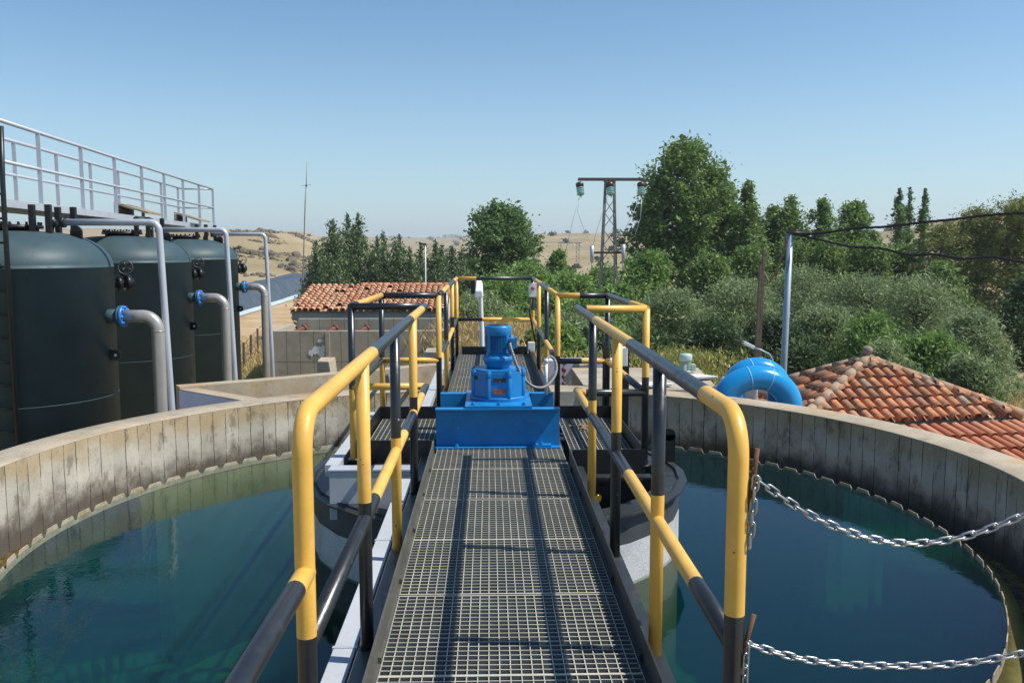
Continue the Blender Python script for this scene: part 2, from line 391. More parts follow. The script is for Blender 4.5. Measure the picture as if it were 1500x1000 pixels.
sc.view_settings.view_transform = 'Standard'; sc.view_settings.look = 'None'; sc.view_settings.exposure = .4; sc.view_settings.gamma = 1
sc.cycles.max_bounces = 8; sc.cycles.transparent_max_bounces = 12

GZ = -3.3
def sstep(x): x = min(1, max(0, x)); return x * x * (3 - 2 * x)
SKYL = [(-600, 343), (300, 340), (440, 342), (470, 348), (600, 350), (690, 350), (780, 346), (860, 344), (930, 345), (1050, 348), (1150, 350), (1250, 348), (1400, 329), (1500, 324), (2200, 334)]
RDIST = [(-600, 500), (440, 700), (600, 1900), (690, 1900), (780, 620), (930, 620), (1150, 500), (1400, 330), (2200, 330)]
def lerp_tab(t, x):
    if x <= t[0][0]: return t[0][1]
    for (x0, y0), (x1, y1) in zip(t, t[1:]):
        if x <= x1: return y0 + (y1 - y0) * (x - x0) / (x1 - x0)
    return t[-1][1]
def terrain(x, y):
    r = math.hypot(x, y)
    if y < 5: px = -600 if x < 0 else 2200
    else: px = 717 + F * x / y
    px = max(-600, min(2200, px))
    S = lerp_tab(SKYL, px); RD = lerp_tab(RDIST, px)
    e = (365 - S) / F
    z = GZ + (H + RD * e - GZ) * sstep((r - 72) / (RD - 72)) ** .9
    if r > RD: z = H + RD * e
    k = sstep((r - 60) / 150)
    z += k * noise.fractal(Vector((x / 60, y / 60, 3.1)), 1, 2, 4) * min(1.3, r * .0035)
    z += 2.2 * sstep((x + 1.9) / 1.5) * sstep((y - 13.2) / 2.5) * (1 - sstep((y - 46) / 34)) * (1 - sstep((x - 4.2) / 1.5)) * (1 - sstep((x - 1.9) / 1.6) * sstep((y - 17) / 4)) if y > 0 else 0
    # rocky knoll on the left
    cx, cy = -46, 165
    d2 = ((x - cx) / 26) ** 2 + ((y - cy) / 52) ** 2
    z += 6.6 * math.exp(-d2 * 1.1) * (1 + .12 * noise.noise(Vector((x / 6, y / 6, 0))))
    return z

def ground():
    radii = [0, 4, 8, 12, 16, 20, 25, 30, 36, 42, 50, 58, 66, 74] + [74 * 1.045 ** i for i in range(1, 92)] + [6000]
    az = np.concatenate([np.linspace(-40, 40, 260), np.linspace(44, 316, 60)])
    n = len(az); v = [(0, 0, GZ)]; f = []
    for r in radii[1:]:
        for a in az:
            x = r * math.sin(R(a)); y = r * math.cos(R(a)); v.append((x, y, terrain(x, y)))
    for k in range(n): f.append([0, 1 + (k + 1) % n, 1 + k])
    for i in range(len(radii) - 2):
        b = 1 + i * n; c = b + n
        for k in range(n): k2 = (k + 1) % n; f.append([b + k, b + k2, c + k2, c + k])
    mb = MB(); mb.v = v; mb.f = [list(reversed(q)) for q in f] if False else f; mb.mi = [0] * len(f); mb.sm = [True] * len(f)
    s = NT('dry_grassland'); tc = s.n('ShaderNodeTexCoord'); P = tc.outputs['Object']
    c = s.ramp(s.noise(P, .035, 8, .62), [(.3, lin('#7d7152')), (.45, lin('#968768')), (.6, lin('#a49578')), (.75, lin('#8c8068'))])
    c = s.mix(s.math('MULTIPLY', s.step(s.noise(P, .09, 6, .65), .56, .68), .55), c, lin('#6f6c49'))
    c = s.mix(s.math('MULTIPLY', s.step(s.noise(P, .22, 8, .75), .60, .68), .6), c, lin('#5d5344'))
    c = s.mix(s.math('MULTIPLY', s.step(s.noise(P, 1.4, 8, .7), .5, .7), .35), c, lin('#6a5c3a'))
    m = s.finish(c, .95, 0, s.bump(s.noise(P, 2.0, 8, .7), .5, .3), .1)
    tag(mb.build('ground', m), 'dry golden grassland rising to low hills', None, None, 'structure')
ground()

# ------------------------------------------------------------------ dirt track and lined bank (left)
def strip(name, mat, L, Rr, zoff, label):
    mb = MB(); n = len(L)
    for a, b in zip(L, Rr):
        for t in (0, .25, .5, .75, 1):
            x = a[0] + (b[0] - a[0]) * t; y = a[1] + (b[1] - a[1]) * t; mb.v.append((x, y, max(terrain(x, y), GZ) + zoff))
    for i in range(n - 1):
        for k in range(4): mb.face([i * 5 + k, i * 5 + k + 1, (i + 1) * 5 + k + 1, (i + 1) * 5 + k], 0, True)
    return tag(mb.build(name, mat), label, None, None, 'structure')
def trackmat():
    s = NT('pale_dirt'); tc = s.n('ShaderNodeTexCoord'); P = tc.outputs['Object']
    c = s.ramp(s.noise(P, .5, 8, .65), [(.3, lin('#9a805e')), (.55, lin('#b59c78')), (.8, lin('#c6b08c'))])
    return s.finish(c, .95, 0, s.bump(s.noise(P, 6, 6, .7), .4, .05), .1)
bankL = [(-17.0, 40), (-17.66, 61.5), (-18.2, 85.5), (-18.6, 104)]
strip('dirt_track', trackmat(), [(x + .5, y) for x, y in bankL], [(x + 9.5 + y * .02, y) for x, y in bankL], .03, 'pale dirt track beside the lined bank')
def bank():
    root = thing('lined_bank', (-18.5, 70, GZ), 'long bank covered in black plastic sheeting beside the dirt track', 'embankment')
    a = MB(); b = MB()
    for i in range(len(bankL) - 1):
        (x0, y0), (x1, y1) = bankL[i], bankL[i + 1]; n = 26
        for k in range(n):
            t0, t1 = k / n, (k + 1) / n
            p = [(x0 + (x1 - x0) * t, y0 + (y1 - y0) * t) for t in (t0, t1)]
            j = [.10 * noise.noise(Vector((q[1] * .9, 1, 2))) for q in p]
            prof = [(0.0, 0), (-.9, .03), (-1.5, .72), (-2.0, 1.22), (-2.5, 1.42), (-4.5, 1.4), (-6, -.1)]
            for q in range(len(prof) - 1):
                tgt = b if q == 0 else a; base = len(tgt.v)
                for (dx, dz) in (prof[q], prof[q + 1]):
                    for e in (0, 1): tgt.v.append((p[e][0] + dx, p[e][1], max(terrain(*p[e]), GZ) + dz + .02 + (j[e] if q else 0)))
                tgt.face([base, base + 1, base + 3, base + 2], 0, True)
    s = NT('black_liner'); tc = s.n('ShaderNodeTexCoord'); P = tc.outputs['Object']
    c = s.ramp(s.noise(P, 1.2, 6, .7), [(.3, lin('#34393d')), (.6, lin('#4a5054')), (.8, lin('#6a7074'))])
    a.build('liner_sheet', s.finish(c, .4, 0, s.bump(s.noise(P, 2.4, 4, .6, (1, .4, 1)), .9, .15), .5), root)
    b.build('channel_slab', concrete('channel_concrete', '#b4c2c6', '#8b989c', '#c5cdd0', .6, dirt=.2), root)
bank()

# ------------------------------------------------------------------ clarifier tank
TC = Vector((.05, 6.55, 0)); RI, RO, RW = 3.80, 4.14, 3.41; RIMZ = -.23; WZ = -.725
def bulge(mb):
    for i, (x, y, z) in enumerate(mb.v):
        a = math.atan2(y - TC.y, x - TC.x); r = math.hypot(x - TC.x, y - TC.y)
        if r > 1.5: q = ring_r(r, a); mb.v[i] = (TC.x + q * math.cos(a), TC.y + q * math.sin(a), z)
def flare(a): return sstep((-math.sin(a) - .45) / .4)
def ring_r(r, a): return r + flare(a) * (.05 if r < 3.45 else .20)
def tank():
    root = thing('settling_tank', (TC.x, TC.y, GZ), 'round open concrete settling tank full of dark water under the footbridge', 'tank')
    n = 180
    def ringface(mb, r, z0, z1, inward, nz=4):
        b = len(mb.v)
        for i in range(nz + 1):
            z = z0 + (z1 - z0) * i / nz
            for k in range(n + 1):
                a = 2 * PI * k / n; mb.v.append((TC.x + ring_r(r, a) * math.cos(a), TC.y + ring_r(r, a) * math.sin(a), z))
        if mb.uv is None: mb.uv = {}
        for i in range(nz):
            for k in range(n):
                q = [b + i * (n + 1) + k, b + i * (n + 1) + k + 1, b + (i + 1) * (n + 1) + k + 1, b + (i + 1) * (n + 1) + k]
                u0, u1 = r * 2 * PI * k / n, r * 2 * PI * (k + 1) / n; v0, v1 = (z0 + (z1 - z0) * i / nz) + .85, (z0 + (z1 - z0) * (i + 1) / nz) + .85
                uv = [(u0, v0), (u1, v0), (u1, v1), (u0, v1)]
                if inward: q = q[::-1]; uv = uv[::-1]
                mb.uv[len(mb.f)] = uv; mb.face(q, 0, True)
    w = MB(); ringface(w, RI, -1.0, RIMZ - .012, True, 3); ringface(w, RO, GZ - .1, RIMZ - .012, False, 6)
    w.build('wall', M['ring_wall'], root)
    rim = MB(); prof = [(RI, RIMZ - .012), (RI - .004, RIMZ - .006), (RI + .012, RIMZ), (RO - .012, RIMZ + .004), (RO + .004, RIMZ - .006), (RO, RIMZ - .012)]
    rim.lathe(prof, TC, n); rim.f = rim.f[:-2]; rim.mi = rim.mi[:-2]; rim.sm = rim.sm[:-2]; bulge(rim)
    rim.build('wall_coping', M['rim'], root)
    fl = MB(); fl.lathe([(0, -3.0), (1, -2.98), (RW, -2.6)], TC, 64); fl.build('tank_floor', M['floor'], root)
    # inner launder wall under the weir plate, launder floor
    iw = MB(); iw.lathe([(RW + .09, -1.0), (RW + .09, -.765), (RW + .001, -.765), (RW + .001, -1.1), (RW - .001, -2.6)][::-1], TC, n)
    iw.f = iw.f[:-2]; iw.mi = iw.mi[:-2]; iw.sm = iw.sm[:-2]; bulge(iw); iw.build('launder_wall', M['algae'], root)
    # weir plate with V notches
    wp = MB(); per = 2 * PI / 96
    def P(a, z, r): return (TC.x + r * math.cos(a), TC.y + r * math.sin(a), z)
    for k in range(96):
        a = k * per; jz = random.uniform(-.010, .008)
        prof = [(0, -.742), (.14, -.742), (.28, -.694 + jz), (.86, -.694 + jz), (1.0, -.742)]
        b = len(wp.v)
        for r in (RW, RW - .006):
            for t, z in prof: wp.v += [P(a + per * t, -.77, r), P(a + per * t, z, r)]
        m = len(prof)
        for i in range(m - 1):
            o = b + 2 * i; q = o + 2 * m
            wp.face([o, o + 2, o + 3, o + 1]); wp.face([q, q + 1, q + 3, q + 2]); wp.face([o + 1, o + 3, q + 3, q + 1])
    bulge(wp); wp.build('weir_plate', M['weir'], root)
    return root
M['weir'] = concrete('weir_plate_scale', '#a39b88', '#4b4438', '#90794f', 9, dirt=.6, rough=.7)
tank()
def disc(name, r0, r1, z, mat, label):
    mb = MB(); n = 120
    for k in range(n):
        a = 2 * PI * k / n
        for r in (r0, r1): mb.v.append((TC.x + r * math.cos(a), TC.y + r * math.sin(a), z))
    for k in range(n): j = (k + 1) % n; mb.face([2 * k, 2 * k + 1, 2 * j + 1, 2 * j], 0, True)
    bulge(mb); return tag(mb.build(name, mat), label, None, None, 'structure')
wb = MB(); wb.lathe([(RW - .003, -2.9), (RW - .003, WZ)], TC, 120); wb.sm = [False] * len(wb.f); bulge(wb)
tag(wb.build('water', M['water']), 'still dark blue water inside the round tank', None, None, 'structure')
disc('launder_water', RW + .013, RI - .001, -.93, M['launder'], 'shallow brown water running in the overflow channel')

# feed well drum
def drum():
    root = thing('feed_well', (TC.x, TC.y, WZ), 'dark round steel drum standing in the water around the drive shaft', 'drum')
    r = 1.36; n = 28
    m = MB(); m.lathe([(r, -.62), (r, -.24)], TC, n); m.f = m.f[:-2]; m.mi = m.mi[:-2]; m.sm = m.sm[:-2]
    m.lathe([(r - .012, -.24), (r - .012, -1.6)], TC, n); m.f = m.f[:-2]; m.mi = m.mi[:-2]; m.sm = m.sm[:-2]
    m.build('drum_shell', M['drum'], root)
    m = MB(); m.lathe([(r + .004, -.745), (r + .004, -.46)], TC, n); m.f = m.f[:-2]; m.mi = m.mi[:-2]; m.sm = m.sm[:-2]
    m.build('drum_skirt', M['drum_grey'], root)
    m = MB(); m.lathe([(r + .003, -1.7), (r + .003, -.746)], TC, n); m.f = m.f[:-2]; m.mi = m.mi[:-2]; m.sm = m.sm[:-2]; m.build('drum_base', M['algae_dark'], root)
    m = MB(); m.lathe([(r - .14, -.262), (r - .14, -.25), (r + .06, -.25), (r + .06, -.262)], TC, n, smooth=False); m.f = m.f[:-2]; m.mi = m.mi[:-2]; m.sm = m.sm[:-2]
    m.build('rim_flange', M['dark_steel'], root)
    for a in (10, 130, 250):
        p = Vector((TC.x + (r + .02) * math.cos(R(a)), TC.y + (r + .02) * math.sin(R(a)), 0))
        b = MB(); b.box((p.x - .05, p.y - .012, -.249), (p.x + .05, p.y + .012, -.03)); b.lathe([(.05, -.012), (.05, .012)], (p.x, p.y, -.03), 16, axis=(0, 1, 0))
        b.build('lifting_lug', M['black_iron'], root)
    s = MB(); s.tube([(TC.x, TC.y, -2.9), (TC.x, TC.y, .28)], .07, 16); s.build('drive_shaft', M['dark_steel'], root)
    v = MB(); v.tube([(.66, 5.66, -.2), (.70, 5.62, -.2)], .016, 10); v.lathe([(.026, -.012), (.026, .012)], (.705, 5.615, -.2), 12, axis=(1, -1, 0)); v.build('drain_tap', M['brass'], root)
drum()

# ------------------------------------------------------------------ footbridge
GX0, GX1 = -.375, .515
def bridge():
    root = thing('footbridge', (.07, 6.0, 0), 'straight steel footbridge floored with open grating panels, crossing the round tank', 'bridge')
    L = .697
    g = MB(); c = (GX1 - GX0) / 24; b = .0035
    for i in range(25):
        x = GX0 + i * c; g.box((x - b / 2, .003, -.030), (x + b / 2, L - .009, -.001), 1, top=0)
    for j in range(20):
        y = .004 + (L - .013) * j / 19; t = .0022 if 0 < j < 19 else .004
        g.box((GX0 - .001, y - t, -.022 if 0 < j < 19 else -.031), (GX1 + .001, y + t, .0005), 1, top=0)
    proto = None; ys = [5.62 - L * k for k in range(1, 10)] + [6.98 + L * k for k in range(7)]
    for k, y in enumerate(ys):
        if proto is None:
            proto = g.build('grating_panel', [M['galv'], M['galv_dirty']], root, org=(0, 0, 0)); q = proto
        else:
            q = proto.copy(); COL.objects.link(q); q.parent = root
        q.location = (0 - .07 + random.uniform(-.003, .003), y - 6.0, random.uniform(-.005, .001)); q.rotation_euler.z = random.uniform(-.002, .002)
    # panel in front of the drive, partly under the beam
    p = proto.copy(); COL.objects.link(p); p.parent = root; p.location = (-.07, 5.62 - 6, 0)
    for sgn, x in ((-1, GX0 - .012), (1, GX1 + .012)):
        m = MB(); xo = x + sgn * .016
        # upright toe board with an inner angle lip, in front of and behind the drive platform
        for y0, y1 in ((-1, 5.74 if sgn > 0 else 6.02), (7.36, 11.95)):
            m.box((min(x, xo - sgn * .008), y0, -.16), (max(x, xo - sgn * .008), y1, .10))
            m.box((min(x - sgn * .0, x - sgn * .010), y0, -.036), (max(x, x - sgn * .010), y1, .008))
            xa, xb = sorted((xo - sgn * .007, xo + sgn * .075))
            m.box((xa, y0, -.165), (xb, y1, -.150)); m.box((xa, y0, -.022), (xb - (0 if sgn > 0 else 0), y1, -.012))
        for y in (2.9, 3.62, 4.3, 4.95, 5.5): m.box((min(x, x - sgn * .0125), y, .0085), (max(x, x - sgn * .0125), y + .04, .03))
        m.build('toe_board', M['dark_steel'] if sgn > 0 else M['worn_steel'], root)
        m = MB(); xb = GX0 + .05 if sgn < 0 else GX1 - .05
        m.box((xb - .03, -1, -.19), (xb + .03, 11.95, -.033)); m.build('main_beam', M['dark_steel'], root)
    for y in (1.5, 3, 4.5, 5.8, 7.2, 8.7, 10.2, 11.7): m = MB(); m.box((GX0 + .081, y, -.17), (GX1 - .081, y + .06, -.036)); m.build('cross_beam', M['dark_steel'], root)
    m = MB(); m.box((GX0 - .004, 11.955, -.16), (GX1 + .004, 11.967, .10)); m.build('end_plate', M['dark_steel'], root)
    m = MB(); m.box((GX0 + .081, 6.12, -.03), (GX1 - .081, 6.19, -.006)); m.box((GX0 - .01, 6.14, -.012), (GX0 + .07, 7.3, -.002)); m.box((GX1 - .07, 6.14, -.012), (GX1 + .01, 7.3, -.002)); m.build('bearing_plate', M['dark_steel'], root)
    # side platforms round the drive
    for x0, x1, y0, y1, sgn in ((.545, 1.03, 5.72, 7.36, 1), (-.93, -.405, 6.04, 7.36, -1)):
        g = MB(); nx = 13; ny = 22; gx0, gx1 = x0 + .03, x1 - .02
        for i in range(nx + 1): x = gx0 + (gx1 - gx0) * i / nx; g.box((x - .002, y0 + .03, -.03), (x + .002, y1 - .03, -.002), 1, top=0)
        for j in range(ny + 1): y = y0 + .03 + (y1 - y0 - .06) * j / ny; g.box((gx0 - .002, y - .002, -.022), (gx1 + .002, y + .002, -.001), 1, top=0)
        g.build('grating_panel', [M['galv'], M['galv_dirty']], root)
        m = MB(); m.box((x0, y0 - .006, -.06), (x1, y0 + .006, .10)); m.box((x0, y1 - .006, -.06), (x1, y1 + .006, .10))
        xe = x1 if sgn > 0 else x0
        m.box((xe - .005, y0 + .0065, -.06), (xe + .005, y1 - .0065, .098)); m.build('toe_board', M['black_iron'], root)
        for ya in (y0 + .012, y1 - .06): m = MB(); m.box((x0 + .01, ya, -.12), (x1 - .012, ya + .048, -.061)); m.build('platform_frame', M['dark_steel'], root)
        m = MB(); m.box((x0 + .02, y0 - .10, -.075), (x1 + .03, y0 - .010, -.063)); m.build('bracket_plate', M['dark_steel'], root)
bridge()

# ------------------------------------------------------------------ guard rails
RR = .0245; TZ, MZ = 1.03, .475; XL, XR = -.445, .585
def banded(mb, pts, brk, r=RR, start=0, n=16, axis=1):
    """tube along pts; brk = distances where the paint changes between yellow (0) and black (1)"""
    pts = [Vector(p) for p in pts]; out = [pts[0]]; mats = []; cur = start; L = 0; bi = 0
    for a, b in zip(pts, pts[1:]):
        seg = (b - a).length; d = 0
        while bi < len(brk) and brk[bi] < L + seg - 1e-6:
            t = (brk[bi] - L) / seg
            if brk[bi] - L > d + 1e-5: out.append(a.lerp(b, t)); mats.append(cur); d = brk[bi] - L
            cur = 1 - cur; bi += 1
        out.append(b); mats.append(cur); L += seg
    mb.tube(out, r, n, mats)
YB = [M['yellow'], M['black']]
def post(root, x, y, z0, z1, brk, start):
    m = MB(); banded(m, [(x, y, z1), (x, y, z0)], [z1 - b for b in brk], RR * .98, start); m.tube([(x, y, z0 - .001), (x, y, z0 + .012)], .04, 12, 1)
    return m.build('post', YB, root)
def rail(root, name, pts, brk=(), start=0):
    m = MB(); banded(m, pts, list(brk), RR, start); return m.build(name, YB, root)
def bendpts(corner, d0, d1, r, n=8):      # rounded corner between direction d0 (in) and d1 (out)
    c = Vector(corner); d0, d1 = Vector(d0), Vector(d1); o = c - d0 * r + d1 * r
    return [o - d1 * r * math.cos(PI / 2 * i / n) + d0 * r * math.sin(PI / 2 * i / n) for i in range(n + 1)]
def railings():
    # left side
    g = 'banded safety railings of the footbridge'
    root = thing('guard_rail', (XL, 4, 0), 'yellow and black tube railing along the left edge of the footbridge', 'railing', g)
    yF, yB, yE, xo = 6.05, 7.5, 11.9, -.95
    P1 = 2.06
    b = bendpts((XL, P1, TZ), (0, -1, 0), (0, 0, -1), .10)
    top = [(XL, yF, TZ)] + b + [(XL, P1, -.05)]
    # distances from the far end towards the camera
    rail(root, 'top_rail', top, [.32, 1.15, 2.73, (yF - P1 - .1) + .157 + (TZ - .10 - .49)], 1)
    bm = bendpts((XL, 5.62, MZ), (0, 1, 0), (-1, 0, 0), .06)
    rail(root, 'mid_rail', [(XL, P1, MZ - .01)] + bm + [(xo, 5.68, MZ)] if False else [(XL, P1, MZ - .01), (XL, yF - .04, MZ), (XL, yF, MZ)], [1.25, 2.43, 2.95, 3.6], 1)
    rail(root, 'mid_rail', [(XL, P1 + .01, .645), (XL, -1.0, .69)], [.12], 0)
    rail(root, 'mid_rail', [(XL, yF, MZ), (xo, yF, MZ)], [], 0)
    rail(root, 'top_rail', [(XL, yF, TZ), (xo, yF, TZ)], [], 1)
    rail(root, 'top_rail', [(xo, yF, TZ), (xo + .03, yB, TZ)], [.22], 1)
    rail(root, 'top_rail', [(xo + .03, yB, TZ), (XL + .01, yB, TZ)], [], 1)
    rail(root, 'mid_rail', [(xo, yF, MZ), (xo + .03, yB, MZ)], [], 1)
    rail(root, 'mid_rail', [(xo + .03, yB, MZ), (XL + .01, yB, MZ)], [], 0)
    rail(root, 'top_rail', [(XL + .01, yB, TZ), (XL, yE, TZ)], [.5, 1.7, 3.3], 1)
    rail(root, 'mid_rail', [(XL + .01, yB, MZ), (XL, yE, MZ)], [.4, 1.5, 3.0], 0)
    post(root, XL, 3.06, -.08, TZ, [.53], 0); post(root, XL, 4.11, -.08, TZ, [.535], 1); post(root, XL, 5.08, -.08, TZ, [.567], 0)
    post(root, xo, yF, -.04, TZ, [.46], 1); post(root, xo + .03, yB, -.04, TZ, [.50], 1)
    post(root, XL + .01, yB, -.05, TZ, [.50], 0); post(root, XL, 9.0, -.05, TZ, [.5], 1); post(root, XL, 10.45, -.05, TZ, [.62], 0); post(root, XL, yE, -.05, TZ, [.5], 0)
    # right side
    root = thing('guard_rail', (XR, 4, 0), 'yellow and black tube railing along the right edge of the footbridge, with chains', 'railing', g)
    yF, yB, xo = 5.75, 7.42, 1.03; P1 = 2.02
    b = bendpts((XR, P1, TZ), (0, -1, 0), (0, 0, -1), .10)
    rail(root, 'top_rail', [(XR, yF + .12, TZ)] + b + [(XR, P1, -.05)], [1.05, 2.27, 3.53, (yF + .12 - P1 - .1) + .157 + (TZ - .10 - .551)], 1)
    rail(root, 'mid_rail', [(XR, P1, MZ), (XR, yF + .1, MZ)], [.38, 1.6, 3.1], 1)
    rail(root, 'top_rail', [(XR, yF, TZ), (xo, yF, TZ)], [.05], 1)
    rail(root, 'mid_rail', [(XR, yF, MZ), (xo, yF, MZ)], [.05], 0)
    rail(root, 'top_rail', [(xo, yF, TZ), (xo - .03, yB, TZ)], [.55], 0)
    rail(root, 'mid_rail', [(xo, yF, MZ), (xo - .03, yB, MZ)], [.7], 1)
    rail(root, 'top_rail', [(xo - .03, yB, TZ), (XR - .01, yB, TZ)], [.24], 1)
    rail(root, 'mid_rail', [(xo - .03, yB, MZ), (XR - .01, yB, MZ)], [.22], 0)
    rail(root, 'top_rail', [(XR - .01, yB, TZ), (XR, yE, TZ)], [1.1, 2.4, 3.6], 0)
    rail(root, 'mid_rail', [(XR - .01, yB, MZ), (XR, yE, MZ)], [.7, 1.6, 3.0], 1)
    post(root, XR, 2.99, -.08, TZ, [.57], 1); post(root, XR, 4.0, -.08, TZ, [.581], 0); post(root, XR, 4.95, -.08, TZ, [.565], 1)
    post(root, xo, yF, -.02, TZ, [.58], 0); post(root, xo - .03, yB, -.02, TZ, [], 1)
    post(root, XR - .01, yB, -.05, TZ, [.52], 0); post(root, XR, 9.0, -.05, TZ, [.45], 1); post(root, XR, 10.45, -.05, TZ, [.5], 0); post(root, XR, yE, -.05, TZ, [.6], 1)
    root = thing('guard_rail', (.07, yE, 0), 'yellow and black railing closing the far end of the footbridge', 'railing', g)
    rail(root, 'top_rail', [(XL + .026, yE, TZ), (XR - .026, yE, TZ)], [.24], 0)
    rail(root, 'mid_rail', [(XL + .026, yE, MZ), (XR - .026, yE, MZ)], [.32], 1)
railings()

# ------------------------------------------------------------------ drive unit
def drive():
    root = thing('support_beam', (.06, 6.25, 0), 'front blue channel beam carrying the drive motor across the footbridge', 'beam', 'blue beams under the drive motor')
    m = MB(); x0, x1 = -.39, .503
    m.box((x0, 6.262, .009), (x1, 6.272, .277)); m.box((x0, 6.196, .2775), (x1, 6.272, .288)); m.box((x0, 6.196, -.002), (x1, 6.272, .0085))
    m.build('beam_channel', M['blue'], root, bevel=.002)
    for x in (-.24, .37): m = MB(); m.lathe([(.016, 0), (.016, .012), (.009, .0125), (.009, .022)], (x, 6.225, .0086 if x < 0 else .0245), 6, smooth=False); m.build('bolt', M['blue'], root)
    m = MB(); m.box((.30, 6.20, .0087), (.44, 6.258, .024)); m.build('clamp_plate', M['blue'], root)
    root = thing('support_beam', (.06, 6.9, 0), 'rear blue channel beam carrying the drive motor across the footbridge', 'beam', 'blue beams under the drive motor')
    m = MB(); m.box((x0, 6.878, .009), (x1, 6.888, .277)); m.box((x0, 6.878, .2775), (x1, 6.95, .288)); m.box((x0, 6.878, -.002), (x1, 6.95, .0085)); m.build('beam_channel', M['blue'], root, bevel=.002)

    root = thing('gear_motor', (.063, 6.56, .289), 'blue geared electric motor standing upright in the middle of the footbridge', 'motor')
    c = Vector((.063, 6.56, 0)); B = M['blue']
    m = MB(); m.box((-.178, 6.20, .289), (.302, 6.92, .309)); m.build('base_plate', B, root, bevel=.002)
    for bx in (-.12, .063, .245):
        for by in (6.235, 6.885): m = MB(); m.lathe([(.015, 0), (.015, .012)], (bx, by, .3095), 6, smooth=False); m.lathe([(.008, .0121), (.008, .02)], (bx, by, .3095), 10); m.build('bolt', B, root)
    m = MB(); m.lathe([(.212, .3095), (.212, .332), (.205, .338)], c, 40, smooth=False); m.build('base_flange', B, root, bevel=.002)
    m = MB()
    ang = [R(22.5 + 45 * k) for k in range(8)]
    oc = [(c.x + .205 * math.cos(a), c.y + .205 * math.sin(a)) for a in ang]
    m.prism(oc, .3385, .52)
    m.prism([(c.x + .190 * math.cos(a), c.y + .190 * math.sin(a)) for a in ang], .5205, .536)
    for a in ang:                                   # clamped corner lugs with bolt heads
        p = (c.x + .196 * math.cos(a), c.y + .196 * math.sin(a)); m.lathe([(.024, .485), (.024, .528)], (p[0], p[1], 0), 8); m.lathe([(.011, .5285), (.011, .538)], (p[0], p[1], 0), 6, smooth=False)
        m.lathe([(.021, .339), (.021, .4845)], (p[0], p[1], 0), 8)
    m.build('gearbox', B, root, bevel=.003)
    for (w, z0, z1, mt, dx) in ((.046, .455, .482, 'plate_dark', .008), (.046, .365, .402, 'plate_copper', .005)):
        m = MB(); yf = c.y - .205 * math.cos(R(22.5)) - .003; m.box((c.x + dx - w, yf, z0), (c.x + dx + w, yf + .002, z1)); m.build('name_plate', M[mt], root)
    m = MB(); m.lathe([(.016, 0), (.016, .004)], (c.x - .165, c.y - .105, .475), 20, axis=(-1, -1, 0)); m.build('oil_sight_glass', M['black_iron'], root)
    m = MB(); m.lathe([(.085, .5362), (.088, .55), (.112, .592), (.116, .596), (.116, .622), (.110, .626), (.085, .63), (.085, .652)], c, 36)
    m.build('bell_housing', B, root)
    for k in range(8):
        m = MB(); a = R(45 * k + 10); p = (c.x + .10 * math.cos(a), c.y + .10 * math.sin(a)); m.lathe([(.010, 0), (.010, .01)], (*p, .6262), 6, smooth=False); m.build('bolt', B, root)
    m = MB(); m.lathe([(.08, .6522), (.083, .66), (.083, .795)], c, 32)
    for k in range(52):
        a = 2 * PI * k / 52
        rot = Matrix.Rotation(a, 3, 'Z'); m.box((c.x + .081, c.y - .0016, .668), (c.x + .0975, c.y + .0016, .795), 0, rot, (c.x, c.y, .73))
    for a in (45, 135, 225, 315):
        rot = Matrix.Rotation(R(a), 3, 'Z'); m.box((c.x + .08, c.y - .014, .655), (c.x + .101, c.y + .014, .796), 0, rot, (c.x, c.y, .72))
    m.build('motor_body', B, root)
    m = MB(); m.lathe([(.099, .782), (.101, .784), (.101, .842), (.096, .852), (.085, .856)], c, 36)
    cov = m.build('fan_cover', B, root)
    m = MB(); m.lathe([(.0, .868), (.05, .864), (.082, .858), (.082, .8562)][::-1], c, 32); m.build('cover_cap', M['dark_steel'], cov)
    m = MB(); m.box((c.x + .072, c.y - .075, .685), (c.x + .125, c.y + .03, .765)); m.box((c.x + .1255, c.y - .07, .69), (c.x + .14, c.y + .025, .77)); tb = m.build('terminal_box', B, root, bevel=.004)
    m = MB(); m.tube([(c.x + .088, c.y - .074, .733), (c.x + .088, c.y - .105, .728)], .016, 12); m.build('cable_gland', M['black_iron'], tb)
    # braided cable from the gland to the riser pipe
    pts = [Vector((c.x + .088, c.y - .10, .728)), Vector((c.x + .092, c.y - .125, .70)), at(757, 535, 6.45), at(768, 555, 6.5), at(781, 566, 6.58), at(796, 567, 6.66), at(808, 558, 6.74), at(815, 543, 6.8), at(813, 528, 6.84), at(806, 522, 6.84), at(800, 526, 6.8)]
    P = []
    for i in range(len(pts) - 1):
        p0 = pts[max(0, i - 1)]; p1 = pts[i]; p2 = pts[i + 1]; p3 = pts[min(len(pts) - 1, i + 2)]
        for k in range(6):
            t = k / 6; P.append(.5 * ((2 * p1) + (p2 - p0) * t + (2 * p0 - 5 * p1 + 4 * p2 - p3) * t * t + (3 * p1 - p0 - 3 * p2 + p3) * t ** 3))
    P.append(pts[-1])
    m = MB(); m.tube(P, .0115, 10, uv=True); tag(m.build('cable', M['hose'], org=tuple(P[-1])), 'grey braided cable looping from the blue motor to a white pipe', 'cable')
    e = pts[-1]; m = MB(); m.tube([(e.x, e.y, .288), (e.x, e.y, e.z - .03)], .013, 12); m.tube([(e.x, e.y, e.z - .03), (e.x, e.y, e.z + .004)], .016, 12)
    tag(m.build('conduit_pipe', M['white_soft'], org=(e.x, e.y, .288)), 'short white plastic pipe standing on the rear blue beam', 'pipe')
drive()

